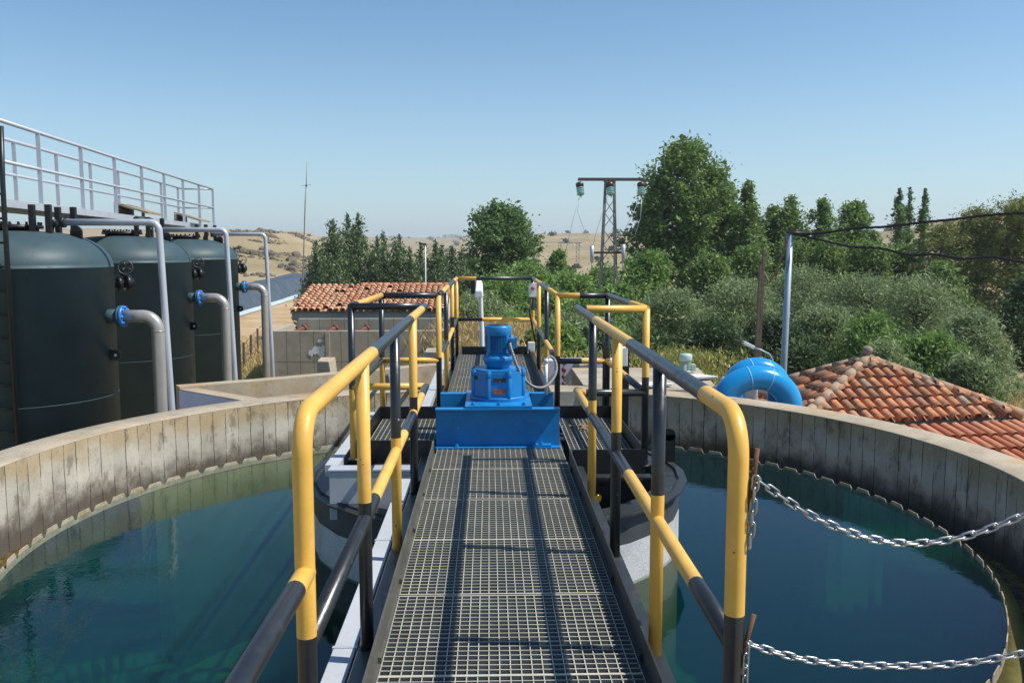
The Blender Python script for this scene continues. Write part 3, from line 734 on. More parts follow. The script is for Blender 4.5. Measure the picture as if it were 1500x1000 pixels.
# ------------------------------------------------------------------ trunking, boxes, lamps on the bridge
def trunking():
    root = thing('cable_trunking', (-.54, 4, -.1), 'long white cable trunking with box, running outside the left railing', 'trunking')
    def run(a, b, w=.085, h=.075, lid=1.2):
        a, b = Vector(a), Vector(b); L = (b - a).length; n = max(1, round(L / lid)); m = MB(); j = MB()
        m.bar(a, b, w, h)
        for k in range(1, n):
            p = a.lerp(b, k / n); d = (b - a).normalized(); j = MB(); j.bar(p - d * .004, p + d * .012, w + .008, h + .008); j.build('lid_joint', M['alu'], root)
        m.build('trunking_run', M['white'], root, bevel=.003)

    run((-.545, -.5, -.10), (-.545, 5.62, -.10)); run((-1.06, 6.05, -.06), (-1.06, 7.78, -.06)); run((-.60, 7.85, -.06), (-.60, 11.9, -.06))
    run((-1.017, 7.83, -.06), (-.643, 7.83, -.06), lid=3)
    m = MB(); m.box((-1.06, 5.70, -.36), (-.51, 5.82, -.035)); bx = m.build('trunking_box', M['white'], root, bevel=.004)
    m = MB(); m.box((-1.066, 5.694, -.032), (-.504, 5.826, -.022)); m.build('box_lid', M['alu'], bx)
    m = MB(); m.box((-1.11, 5.83, -.098), (-1.02, 6.045, -.022)); m.build('trunking_run', M['white'], root)
trunking()

def small_things():
    # white switch box hung on the end railing
    p = at(779, 424, 11.86)
    root = thing('switch_box', (p.x, p.y, p.z), 'white switch box with red button clamped under the far railing corner', 'switch box')
    m = MB(); m.box((p.x - .045, p.y - .06, p.z - .10), (p.x + .095, p.y - .028, p.z + .09)); m.build('box_body', M['white_soft'], root, bevel=.008)
    m = MB(); m.lathe([(.026, 0), (.026, .012), (.018, .018)], (p.x + .012, p.y - .0602, p.z + .02), 16, axis=(0, -1, 0)); m.build('button', paint('pinkish_button', '#b06070'), root)
    m = MB(); pts = [at(778, 437, 11.8), at(776, 458, 11.78), at(780, 480, 11.78), at(784, 500, 11.8)]; m.tube(pts, .012, 8); tag(m.build('cable', M['rubber'], org=tuple(pts[-1])), 'black cable hanging below the white switch box at the far railing', 'cable')
    p = at(777, 507, 11.7); m = MB(); m.box((p.x - .035, p.y - .04, p.z - .075), (p.x + .055, p.y + .02, p.z + .06)); m.box((p.x - .03, p.y - .045, p.z - .06), (p.x + .05, p.y - .0405, p.z + .05))
    tag(m.build('junction_box', M['white_soft'], org=tuple(p), bevel=.005), 'small white junction box low on the far right railing post', 'junction box')
    p = at(906, 520, 7.3); root = thing('switch_box', tuple(p), 'grey white switch box with pink knob on the black post beside the platform', 'switch box')
    m = MB(); m.box((p.x - .03, p.y - .05, p.z - .09), (p.x + .07, p.y + .03, p.z + .07)); m.build('box_body', M['white_soft'], root, bevel=.006)
    m = MB(); m.lathe([(.024, 0), (.024, .018), (.012, .024)], (p.x - .0305, p.y - .01, p.z + .01), 14, axis=(-1, 0, 0)); m.build('knob', paint('pink_knob', '#c98a90'), root)
    for px, hgt, w, lab, mt in ((888, 0, .055, 'black square steel post holding the grey white switch box', 'black_iron'), (916, .1, .06, 'black square steel post standing behind the right side platform', 'black_iron')):
        q = at(px, 520, 7.55); m = MB(); m.box((q.x - w / 2, 7.52, -.62), (q.x + w / 2, 7.58, .62 - hgt)); m.box((q.x - w, 7.50, -.63), (q.x + w, 7.60, -.621)); m.box((q.x - w * .6, 7.515, .6201 - hgt), (q.x + w * .6, 7.585, .628 - hgt)); tag(m.build('steel_post', M[mt], org=(q.x, 7.55, -.62)), lab, 'post')
    # fallen leaves on the right platform
    m = MB()
    for k in range(40):
        c = Vector((random.gauss(.74, .06), random.gauss(6.95, .09), .004 + random.random() * .01)); a = random.random() * 6; s = random.uniform(.012, .03)
        d = Vector((math.cos(a), math.sin(a), random.uniform(-.3, .3))) * s; e = Vector((-math.sin(a), math.cos(a), random.uniform(-.3, .3))) * s * .6
        b = len(m.v); m.v += [tuple(c - d), tuple(c + e), tuple(c + d), tuple(c - e)]; m.face([b, b + 1, b + 2, b + 3])
    tag(m.build('fallen_leaves', leafmat('dead_leaf', ['#8a6a4a', '#b09470', '#c8b090'])), 'dead leaves caught on the right platform grating', None, None, 'stuff')
small_things()

# ------------------------------------------------------------------ chains
def chain(name, pts, label, hook, tail):
    m = MB()
    def link(p, d, k):
        d = d.normalized(); side = d.cross(Vector((0, 0, 1))).normalized()
        if side.length < .1: side = Vector((1, 0, 0))
        u = side if k % 2 else d.cross(side).normalized()
        hl, hw = .0115, .0074; P = []
        for i in range(6): a = -PI / 2 + PI * i / 5; P.append(p + d * (hl + hw * math.cos(a)) + u * hw * math.sin(a))
        for i in range(6): a = PI / 2 + PI * i / 5; P.append(p + d * (-hl + hw * math.cos(a)) + u * hw * math.sin(a))
        m.tube(P, .0028, 7, closed=True)
    def run(pts):
        P = [Vector(p) for p in pts]; D = []
        for i in range(len(P) - 1):
            for k in range(20):
                p0 = P[max(0, i - 1)]; p1 = P[i]; p2 = P[i + 1]; p3 = P[min(len(P) - 1, i + 2)]; t = k / 20
                D.append(.5 * ((2 * p1) + (p2 - p0) * t + (2 * p0 - 5 * p1 + 4 * p2 - p3) * t * t + (3 * p1 - p0 - 3 * p2 + p3) * t ** 3))
        D.append(P[-1]); acc = 0; k = 0; step = .0282
        for a, b in zip(D, D[1:]):
            L = (b - a).length
            while acc <= L and L > 1e-6: link(a.lerp(b, acc / L), b - a, k); k += 1; acc += step
            acc -= L
    run(pts); run(tail)
    tag(m.build(name, M['zinc'], org=tuple(pts[0])), label, 'chain', 'chains closing the gap beside the footbridge')
    h = MB(); h.tube(hook, .006, 8); tag(h.build('hook', M['rust'], org=tuple(hook[0])), 'rusty bent rod on the yellow railing post, holding the ' + ('upper' if 'upper' in label else 'lower') + ' chain', 'hook', 'rods holding the chains')
Y0 = 2.02
chain('chain', [(.622, Y0, .885), (.775, Y0, .785), (.94, Y0, .727), (1.104, Y0, .730), (1.265, Y0, .784), (1.42, Y0, .86), (1.6, Y0, .97)], 'upper galvanised chain sagging across the right side of the footbridge',
      [(XR + .02, Y0, .80), (.612, Y0 - .008, .83), (.620, Y0 - .008, .885), (.628, Y0 - .004, .955)], [(.622, Y0 - .016, .875), (.618, Y0 - .014, .80), (.614, Y0 - .012, .715)])
chain('chain', [(.612, Y0, .478), (.75, Y0, .437), (.904, Y0, .418), (1.12, Y0, .418), (1.286, Y0, .442), (1.45, Y0, .48), (1.6, Y0, .54)], 'lower galvanised chain sagging across the right side of the footbridge',
      [(XR + .02, Y0, .42), (.606, Y0 - .008, .45), (.612, Y0 - .008, .48), (.632, Y0 - .004, .55)], [(.612, Y0 - .016, .468), (.611, Y0 - .014, .40), (.610, Y0 - .012, .30)])
root = thing('chain_post', (1.62, 2.02, 0), 'yellow and black post at the far end of the chains', 'post')
post(root, 1.62, 2.02, -.05, 1.05, [.5], 0)
m = MB(); m.box((.62, -1.5, -.30), (1.8, 2.12, -.06)); tag(m.build('landing_slab', M['conc'], org=(1.2, 0, -.06)), 'concrete landing beside the near end of the footbridge', 'landing')

# ------------------------------------------------------------------ pressure filters
FR = 1.225
def filter_vessel():
    root = thing('pressure_filter', (0, 0, GZ), 'nearest of three tall dark green filter vessels, cut by the left edge', 'filter vessel', 'dark green pressure filters in a row')
    prof = [(FR, GZ + .3), (FR, 1.17)]
    m = MB(); m.lathe([(FR, GZ + .3), (FR, 1.165), (FR + .006, 1.168), (FR + .006, 1.182), (FR, 1.185)] + [(FR * math.cos(PI / 2 * k / 16) ** .62, 1.185 + .485 * math.sin(PI / 2 * k / 16) ** 1.08) for k in range(1, 16)] + [(0, 1.67)], (0, 0, 0), 64)
    m.lathe([(FR + .001, -.62), (FR + .005, -.618), (FR + .005, -.612), (FR + .001, -.61)], (0, 0, 0), 64); m.f = m.f[:-2]; m.mi = m.mi[:-2]; m.sm = m.sm[:-2]
    m.build('vessel_shell', M['filter'], root)
    for a in (40, 130, 220, 310):
        m = MB(); m.box((FR * .8 * math.cos(R(a)) - .09, FR * .8 * math.sin(R(a)) - .09, GZ - .05), (FR * .8 * math.cos(R(a)) + .09, FR * .8 * math.sin(R(a)) + .09, GZ + .42)); m.build('leg', M['filter'], root)
    m = MB(); m.lathe([(.30, 1.62), (.30, 1.70), (.36, 1.702), (.36, 1.745), (.30, 1.75), (.0, 1.765)], (0, 0, 0), 36); mh = m.build('manhole', M['black_iron'], root)
    for k in range(20): m = MB(); a = 2 * PI * k / 20; m.lathe([(.018, 0), (.018, .045)], (.33 * math.cos(a), .33 * math.sin(a), 1.7455), 6, smooth=False); m.build('bolt', M['black_iron'], mh)
    for x, y in ((.36, -.22), (.58, -.22), (.36, .5), (.58, .5)):
        m = MB(); m.box((x - .035, y - .035, 1.5), (x + .035, y + .035, 2.02)); m.build('catwalk_leg', M['black_iron'], root)
    m = MB(); m.box((.76, -.018, 1.46), (.92, .018, 1.66)); m.lathe([(.08, -.018), (.08, .018)], (.84, 0, 1.66), 20, axis=(0, 1, 0)); m.build('lifting_lug', M['black_iron'], root)
    m = MB(); m.box((FR - .05, -.015, -.13), (FR + .07, .015, .02)); m.lathe([(.075, -.015), (.075, .015)], (FR + .07, 0, -.055), 18, axis=(0, 1, 0)); m.lathe([(.02, -.017), (.02, .017)], (FR + .075, 0, -.055), 10, axis=(0, 1, 0), m=1); m.build('side_lug', [M['black_iron'], M['alu']], root)
    # valve with hand wheel at the back right
    m = MB(); vx, vy = 1.22, .75
    m.tube([(.85, .70, .92), (1.20, .98, .92)], .07, 16); m.tube([(1.00, .82, .92), (1.06, .87, .92)], .12, 18); m.tube([(1.10, .90, .92), (1.16, .95, .92)], .12, 18)
    m.tube([(1.08, .885, .92), (1.08, .885, 1.14)], .035, 10); vb = m.build('valve', M['black_iron'], root)
    m = MB(); c = Vector((1.16, .80, 1.15)); ax = Vector((.35, -1, .25)).normalized(); u = ax.orthogonal().normalized(); w = ax.cross(u)
    m.tube([c + (u * math.cos(2 * PI * k / 20) + w * math.sin(2 * PI * k / 20)) * .10 for k in range(20)], .011, 7, closed=True)
    for k in range(3): a = 2 * PI * k / 3; m.tube([c, c + (u * math.cos(a) + w * math.sin(a)) * .10], .008, 6)
    m.tube([c, c - ax * .11], .014, 8); m.build('hand_wheel', M['dark_steel'], vb)
    m = MB(); m.tube([(FR - .12, 0, .49), (FR + .17, 0, .49)], .10, 18); m.tube([(FR + .145, 0, .49), (FR + .175, 0, .49)], .15, 20); m.build('outlet_nozzle', M['filter'], root)
    return root
def outlet_pipe():
    root = thing('outlet_pipe', (0, 0, 0), 'bent stainless steel outlet pipe with blue flange on the nearest green filter vessel', 'pipe', 'stainless outlet pipes of the filters')
    x0 = FR + .1755
    m = MB(); el = arc((x0 + .30, 0, .49 - .20), .20, PI / 2, 0, 10, (1, 0, 0), (0, 0, 1))
    m.tube([(x0 + .03, 0, .49)] + el + [(x0 + .50, 0, -1.2), (x0 + .50, 0, GZ - .05)], .088, 20)
    for z in (.285,): m.tube([(x0 + .50, 0, z - .006), (x0 + .50, 0, z + .006)], .092, 20)
    m.build('pipe_body', M['steel'], root)
    m = MB(); m.tube([(x0, 0, .49), (x0 + .05, 0, .49)], .15, 24); f = m.build('flange', M['blue_dull'], root)
    for k in range(8): m = MB(); a = 2 * PI * k / 8; m.tube([(x0 - .03, .122 * math.cos(a), .49 + .122 * math.sin(a)), (x0 + .075, .122 * math.cos(a), .49 + .122 * math.sin(a))], .014, 6); m.build('bolt', M['blue_dull'], f)
    return root
def vent_pipe():
    root = thing('vent_pipe', (0, 0, 0), 'thin light grey pipe arching from the top of the nearest filter vessel', 'pipe', 'grey vent pipes of the filters')
    m = MB(); el = arc((1.83, .06, 1.79 - .12), .12, PI / 2, 0, 8, (1, 0, 0), (0, 0, 1))
    m.tube([(.66, .06, 1.79)] + el + [(2.03, .06, -1.0), (2.06, .06, GZ - .05)], .047, 16); m.build('pipe_body', M['alu'], root)
    m = MB(); m.tube([(.62, .06, 1.79), (.665, .06, 1.79)], .075, 14); m.tube([(.55, .06, 1.79), (.5, .06, 1.79), (.46, .06, 1.70), (.45, .06, 1.5)], .045, 12); m.build('pipe_flange', M['black_iron'], root)
    return root
FP = [(at(23, 365, 12.4).x, 12.4), (at(180, 365, 17.1).x, 17.1), (at(272, 365, 22.1).x, 22.1)]
fv, op, vp = filter_vessel(), outlet_pipe(), vent_pipe()
WHICH = [('nearest', 'nearest of three tall dark green filter vessels, cut by the left edge'), ('middle', 'middle of three tall dark green filter vessels'), ('farthest', 'farthest of three tall dark green filter vessels, beside the grass')]
for i, (x, y) in enumerate(FP):
    for proto, fmt in ((fv, None), (op, 'bent stainless steel outlet pipe with blue flange on the %s green filter vessel'), (vp, 'thin light grey pipe arching from the top of the %s filter vessel')):
        o = proto if i == 0 else copy_tree(proto)
        o.location = (x, y, o.location.z); o['label'] = WHICH[i][1] if fmt is None else fmt % WHICH[i][0]
def catwalk():
    A = at(-60, 300, 10.6); B = at(313, 326, 25.0)
    d = Vector((B.x - A.x, B.y - A.y, 0)).normalized(); s = Vector((d.y, -d.x, 0)); L = math.hypot(B.x - A.x, B.y - A.y)
    zd, zm, zt = 2.06, 2.56, 3.08
    root = thing('catwalk', (A.x, A.y, zd), 'light grey railed catwalk running along the tops of the green filters', 'catwalk')
    m = MB(); w = .80
    for off in (0, -w): a = A + s * off; b = B + s * off; m.bar((a.x, a.y, zd - .04), (b.x, b.y, zd - .04), .05, .10)
    a = A - s * w / 2; b = B - s * w / 2; m.bar((a.x, a.y, zd - .005), (b.x, b.y, zd - .005), w - .06, .02); m.build('deck', M['alu'], root)
    for off, sh in ((0, 0), (-w, .55)):
        t = MB(); q = MB()
        for z, tt in ((zt, t), (zm, q)):
            a = A + s * off; b = B + s * off; tt.tube([(a.x, a.y, z), (b.x, b.y, z)], .027 if z == zt else .024, 10)
        t.build('top_rail', M['alu'], root); q.build('mid_rail', M['alu'], root)
        n = 9
        for k in range(n):
            p = A + d * (L - (n - 1 - k) * 1.72 - (sh if sh else 0)) + s * off
            if (p - A).dot(d) < .2: continue
            e = MB(); e.bar((p.x, p.y, zd - .06), (p.x, p.y, zt - .02), .06, .012, up=tuple(d)); e.build('post', M['alu'], root)
    for z in (zt, zm):
        e = MB(); a = B; b = B - s * w; e.tube([(a.x, a.y, z), (b.x, b.y, z)], .024, 10); e.build('end_rail', M['alu'], root)
    for y in (12.75, 17.9):
        t = (y - A.y) / d.y; p = A + d * t + s * .12
    for y, lab in ((18.0, 'tilted brown hatch board lying on the near part of the catwalk'), (22.6, 'tilted brown hatch board lying on the far part of the catwalk')):
        t = (y - A.y) / d.y; p = A + d * t
        q = [p + s * .28 - d * .55, p + s * .28 + d * .6, p - s * .35 + d * .6, p - s * .35 - d * .55]
        m = MB(); zz = [.03, .03, .22, .22]
        m.hexa([(v.x, v.y, zd + .012 + h) for v, h in zip(q, zz)] + [(v.x, v.y, zd + .05 + h) for v, h in zip(q, zz)])
        m.hexa([(q[2].x, q[2].y, zd + .012), (q[3].x, q[3].y, zd + .012), (q[3].x + s.x * .05, q[3].y + s.y * .05, zd + .012), (q[2].x + s.x * .05, q[2].y + s.y * .05, zd + .012)] + [(q[2].x, q[2].y, zd + .22), (q[3].x, q[3].y, zd + .22), (q[3].x + s.x * .05, q[3].y + s.y * .05, zd + .21), (q[2].x + s.x * .05, q[2].y + s.y * .05, zd + .21)])
        tag(m.build('hatch_board', M['cover'], org=tuple(p)), lab, 'hatch', 'hatch boards on the catwalk')
    # black ladder frame at the near end
    root = thing('access_ladder', (A.x, A.y, GZ), 'black steel ladder frame rising at the near end of the catwalk, at the left edge', 'ladder')
    p0 = at(-1, 187, 11.2); m = MB()
    for dx in (0, .42): m.tube([(p0.x - dx, 11.2, GZ), (p0.x - dx, 11.2, 2.2), (p0.x - dx + .02, 11.2, p0.z + .02)], .032, 10)
    m.build('ladder_rail', M['black_iron'], root)
    for k in range(18): m = MB(); m.tube([(p0.x, 11.2, GZ + .3 * (k + 1)), (p0.x - .42, 11.2, GZ + .3 * (k + 1))], .014, 8); m.build('rung', M['black_iron'], root)
catwalk()

# ------------------------------------------------------------------ trough behind the tank, blocks, basin, house
def wallseg(mb, a, b, t, z0, z1, m=0):
    a, b = Vector((*a, 0)), Vector((*b, 0)); d = (b - a).normalized(); s = Vector((-d.y, d.x, 0)) * t
    mb.hexa([(p.x, p.y, z0) for p in (a, b, b + s, a + s)] + [(p.x, p.y, z1) for p in (a, b, b + s, a + s)], m)
def trough():
    root = thing('concrete_channel', (-2.5, 11, GZ), 'low concrete channel wall bending round behind the tank, its end painted lilac white', 'channel wall')
    m = MB(); A, B, C, D = (-3.72, 10.55), (-3.05, 10.95), (-1.75, 11.85), (.0, 13.1)
    wallseg(m, A, B, .22, GZ, RIMZ + .005); wallseg(m, B, C, .22, GZ, RIMZ + .002); wallseg(m, C, D, .22, GZ, RIMZ - .001); m.build('wall', M['rim'], root)
    m = MB(); e0, e1 = (-3.72, 10.54), (-2.72, 9.72); wallseg(m, e0, e1, .20, GZ, RIMZ - .02); m.build('end_wall', M['rim'], root)
    m = MB(); d = (Vector((*e1, 0)) - Vector((*e0, 0))).normalized(); n = Vector((d.y, -d.x, 0)) * .006
    P = [Vector((*e0, 0)) + n * .15, Vector((*e1, 0)) + n * .15]; b = len(m.v)
    m.hexa([(q.x, q.y, GZ) for q in (P[0], P[1], P[1] + n, P[0] + n)] + [(q.x, q.y, RIMZ - .035) for q in (P[0], P[1], P[1] + n, P[0] + n)]); m.build('painted_face', M['lilac'], root)
    for px, py, lab in ((478, 566, 'concrete corbel block on the channel wall, half hidden by the left railing'), (636, 552, 'dark sided concrete corbel block beside the white trunking past the drive motor')):
        p = at(px, py, 12.3 if px < 500 else 13.4); m = MB(); p.z = 0; k_ = .5 if px < 500 else .62; m.hexa([(p.x + k_ * (x - p.x), p.y + k_ * (y - p.y), z) for x, y, z in [(p.x - .22, p.y - .15, -.42), (p.x + .22, p.y - .25, -.42), (p.x + .25, p.y + .35, -.3), (p.x - .2, p.y + .35, -.3), (p.x - .22, p.y - .1, -.13), (p.x + .12, p.y - .2, -.13), (p.x + .22, p.y + .32, -.1), (p.x - .2, p.y + .32, -.1)]])
        tag(m.build('concrete_block', M['conc'], org=(p.x, p.y, -.42), bevel=.01), lab, 'concrete block', 'corbel blocks behind the tank')
trough()
def basin():
    root = thing('concrete_basin', (-4.8, 26, GZ), 'grey concrete basin with panel joints and white splash in front of the tiled house', 'basin')
    a = at(392, 485, 26); b = at(655, 485, 26); z1 = a.z; x0, x1, y0, y1 = a.x, b.x, 26, 28.6; t = .22
    m = MB(); m.box((x0, y0, GZ - .1), (x1, y0 + t, z1)); m.build('front_wall', M['conc_basin'], root)
    m = MB(); m.box((x0, y0 + t + .002, GZ - .1), (x0 + t, y1, z1 - .003)); m.box((x1 - t, y0 + t + .002, GZ - .1), (x1, y1, z1 - .003)); m.build('side_wall', M['conc_basin'], root)
    m = MB(); zt = at(430, 466, 28.6).z; m.box((x0 + .35, y1 + .002, GZ - .1), (x1 - .2, y1 + t, zt - .02)); m.build('back_wall', M['conc_basin'], root)
    q = at(467, 516, 25.99); m = MB(); pts = []
    for k in range(26):
        c = (q.x + random.gauss(0, .16), q.z + random.gauss(0, .15)); s = random.uniform(.03, .09); bb = len(m.v)
        n = 7
        for i in range(n): an = 2 * PI * i / n; rr = s * random.uniform(.5, 1.1); m.v.append((c[0] + rr * math.cos(an), 25.9975 - .0004 * k, c[1] + rr * math.sin(an) * 1.4))
        m.face(list(range(bb, bb + n)))
    m.build('lime_stain', M['white_soft'], root)
    m = MB(); xj = at(477, 500, 26).x; m.box((xj, 25.95, GZ), (xj + .12, 25.999, z1 - .05)); m.build('pilaster', M['conc'], root)
    for px, lab in ((440, 'left of three red pipe stubs above the concrete basin'), (486, 'middle of three red pipe stubs above the concrete basin'), (532, 'right of three red pipe stubs above the concrete basin, behind a railing post')):
        p = at(px, 476, 28.4); m = MB(); m.tube([(p.x - .26, 28.2, p.z - .27), (p.x + .02, 28.4, p.z - .14), (p.x + .12, 28.52, p.z - .11)], .08, 12); m.tube([(p.x + .08, 28.48, p.z - .12), (p.x + .13, 28.54, p.z - .10)], .105, 12); m.lathe([(.015, 0), (.015, .14)], (p.x + .06, 28.45, p.z - .06), 8)
        tag(m.build('pipe_stub', M['redprimer'], org=tuple(p)), lab, 'pipe', 'red pipe stubs above the basin')
basin()

def roof_field(mb, O, U, V, nu, nv, du, dv, rt, keep, jit=.006, miss=0.0):
    """barrel tiles: O eave corner, U along the eave, V up the slope (unit vectors)"""
    O, U, V = Vector(O), Vector(U).normalized(), Vector(V).normalized(); N = U.cross(V).normalized()
    if N.z < 0: N = -N
    for i in range(nu):
        for j in range(nv):
            u = (i + .5) * du; v = j * dv
            if not keep(u, v + dv * .5): continue
            for kind in (0, 1):
                uu = u + (0 if kind == 0 else du * .5)
                if kind and not keep(uu, v + dv * .5): continue
                if kind == 0 and random.random() < miss: continue
                c = O + U * (uu + random.uniform(-jit, jit)) + V * (v + random.uniform(-jit, jit)); b = len(mb.v); K = 6
                tw = random.uniform(-.02, .02); L = dv * 1.12
                for t in (0, 1):
                    r = rt * (1.0 - .14 * t); h0 = (.045 if t == 0 else .012) if kind == 0 else (.03 if t == 0 else .008)
                    for sh in ((0, .016) if kind == 0 else (0,)):
                        for k in range(K + 1):
                            a = PI * k / K
                            if kind == 0: off = U * (math.cos(a) * (r - sh)) + N * (math.sin(a) * (r - sh) * .85 + h0)
                            else: off = U * (math.cos(a) * r * .9) + N * (-math.sin(a) * r * .5 + h0 + .012)
                            mb.v.append(tuple(c + V * (L * t) + U * (tw * t * L) + off))
                W = K + 1; st = 2 * W if kind == 0 else W
                for k in range(K): mb.face([b + k, b + st + k, b + st + k + 1, b + k + 1], 0, True)
                if kind == 0:
                    for k in range(K): mb.face([b + k, b + k + 1, b + W + k + 1, b + W + k], 0)   # visible front lip
def house():
    e0 = at(424, 456, 30); e1 = at(652, 456, 30); rid = at(440, 419, 33.6)
    zE, zR = e0.z, rid.z; yE, yR = 30, 33.6; x0, x1 = e0.x, e1.x
    root = thing('tiled_house', ((x0 + x1) / 2, 32, GZ), 'low rendered house with faded orange tile roof behind the concrete basin', 'house')
    m = MB(); m.box((x0 + .18, yE + .3, GZ - .1), (x1 - .1, 36.8, zE - .32)); m.build('wall', M['render'], root)
    m = MB(); m.box((x0 + .05, yE + .12, zE - .32), (x1 - .04, yE + .40, zE - .02)); m.build('eave_band', M['greyband'], root)
    m = MB(); sl = (zR - zE) / (yR - yE); m.hexa([(x0 + .02, yE + .06, zE - .06), (x1, yE + .06, zE - .06), (x1, yR, zR - .06), (x0 + .02, yR, zR - .06), (x0 + .02, yE + .06, zE - .01), (x1, yE + .06, zE - .01), (x1, yR, zR - .01), (x0 + .02, yR, zR - .01)])
    m.hexa([(x0 + .02, yR + .001, zR - .06), (x1, yR + .001, zR - .06), (x1, 37, zE - .06), (x0 + .02, 37, zE - .06), (x0 + .02, yR + .001, zR - .01), (x1, yR + .001, zR - .01), (x1, 37, zE - .01), (x0 + .02, 37, zE - .01)]); rf = m.build('roof', M['mortar'], root)
    m = MB(); V = Vector((0, yR - yE, zR - zE)); Lv = V.length; W = x1 - x0; nu = int(W / .205); roof_field(m, (x0, yE, zE), (1, 0, 0), V, nu, int(Lv / .33), W / nu, Lv / int(Lv / .33), .098, lambda u, v: True, .012, .035)
    m.build('roof_tiles', M['tile_house'], rf)
    m = MB(); n = 12
    for k in range(n):
        xa = x0 + W * .36 + (W * .64) * k / n; xb = x0 + W * .36 + (W * .64) * (k + .98) / n; m.tube([(xa, yR, zR + .02), (xb, yR, zR + .035)], [.11, .10], 10)
    m.build('ridge_tiles', M['tile_new'], rf)
    for sx in (x0 + .10, x1 - .02):
        m = MB(); b = len(m.v)
        for x in (sx, sx + .12): m.v += [(x, yE + .42, zE - .32), (x, 36.6, zE - .32), (x, yR, zR - .07)]
        m.face([b, b + 1, b + 2]); m.face([b + 5, b + 4, b + 3]); m.face([b, b + 2, b + 5, b + 3]); m.face([b + 2, b + 1, b + 4, b + 5]); m.face([b + 1, b, b + 3, b + 4]); m.build('gable', M['render'], root)
    # whitewashed door opening right of the basin
    p0, p1 = at(586, 470, 30.29), at(601, 545, 30.29); m = MB(); m.box((p0.x, 30.28, GZ), (p0.x + .09, 30.299, p0.z)); m.box((p1.x - .06, 30.27, GZ), (p1.x + .02, 30.299, p0.z)); m.build('door_frame', M['white_soft'], root)
house()

# ------------------------------------------------------------------ hip roofed pump house (right)
def pumphouse():
    zE = -.9; A = Vector((4.03, 11.30, zE)); B = Vector((7.39, 11.87, zE)); U = (B - A).normalized(); Wd = Vector((-U.y, U.x, 0)); D = 2.2
    C = B + Wd * D; E = A + Wd * D; ap = (A + B + C + E) / 4; ap.z = -.215; Lu = (B - A).length
    root = thing('pump_house', (ap.x, ap.y, GZ), 'small building with a weathered pyramid tile roof and stone knob, right of the tank', 'building')
    m = MB(); inn = [A + U * .15 + Wd * .15, B - U * .15 + Wd * .15, C - U * .15 - Wd * .15, E + U * .15 - Wd * .15]
    m.prism([(p.x, p.y) for p in inn], GZ - .1, zE - .05); m.build('wall', M['render'], root)
    m = MB(); b = len(m.v); m.v += [tuple(p + Vector((0, 0, -.03))) for p in (A, B, C, E, ap)] + [tuple(p + Vector((0, 0, -.075))) for p in (A, B, C, E)]
    for i in range(4): j = (i + 1) % 4; m.face([b + i, b + j, b + 4]); m.face([b + 5 + i, b + 5 + j, b + j, b + i])
    m.face([b + 8, b + 7, b + 6, b + 5]); rf = m.build('roof', M['mortar'], root)
    cs = [A, B, C, E]
    for i in range(4):
        p, q = cs[i], cs[(i + 1) % 4]; L = (q - p).length; mid = (p + q) / 2; V = ap - mid; foot = (ap - p).dot((q - p) / L); Hh = (ap - (p + (q - p) / L * foot)).length; V = (ap - (p + (q - p) / L * foot)) / Hh
        def keep(u, v, L=L, Hh=Hh, foot=foot):
            t = v / Hh; return t < 1.0 and foot * t - .05 < u < L - (L - foot) * t + .05
        m = MB(); nu = int(L / .155); nv = 6 if Hh < 1.5 else 7; roof_field(m, p, (q - p), V, nu, nv, L / nu, Hh / nv, .073, keep, .012, .02); m.build('roof_tiles', M['tile_old'], rf)
    for p in cs:
        m = MB(); n = 9
        for k in range(n):
            a = p.lerp(ap, k / n) + Vector((0, 0, .03)); b2 = p.lerp(ap, (k + 1.05) / n) + Vector((0, 0, .045)); m.tube([a, b2], [.085, .068], 10)
        m.build('hip_tiles', M['hip'], rf)
    m = MB(); m.lathe([(.11, -.02), (.09, .06), (.05, .08), (.045, .11), (.065, .13), (.075, .16), (.068, .20), (.04, .225), (0, .23)], ap, 20); m.build('roof_knob', M['mortar'], root)
    # lower lean-to roof in front
    root2 = thing('lean_to', (7, 11.2, GZ), 'white walled lean-to with bright orange tile roof below the pyramid roof', 'building')
    zT, zB = -.99, -1.30; p = A - U * .6 - Wd * .06; q = B + U * 2.6 - Wd * .06; dn = -Wd * 1.05
    m = MB(); a0, a1, a2, a3 = [p + dn, q + dn, q, p]
    lo = [(a0.x, a0.y, zB - .09), (a1.x, a1.y, zB - .09), (a2.x, a2.y, zT - .09), (a3.x, a3.y, zT - .09)]; hi = [(x, y, z + .07) for x, y, z in lo]; m.hexa(lo + hi); rf = m.build('roof', M['mortar'], root2)
    V = Vector((-dn.x, -dn.y, zT - zB)); Lv = V.length; L = (q - p).length; m = MB(); nu = int(L / .155); roof_field(m, (a0.x, a0.y, zB), U, V, nu, 3, L / nu, Lv / 3, .073, lambda u, v: True, .005); m.build('roof_tiles', M['tile_new'], rf)
    w0, w1 = a0 - dn.normalized() * .18, a1 - dn.normalized() * .18; m = MB(); wallseg(m, (w0.x, w0.y), (w1.x, w1.y), .2, GZ - .1, zB - .07); m.build('wall', M['white_soft'], root2)
pumphouse()

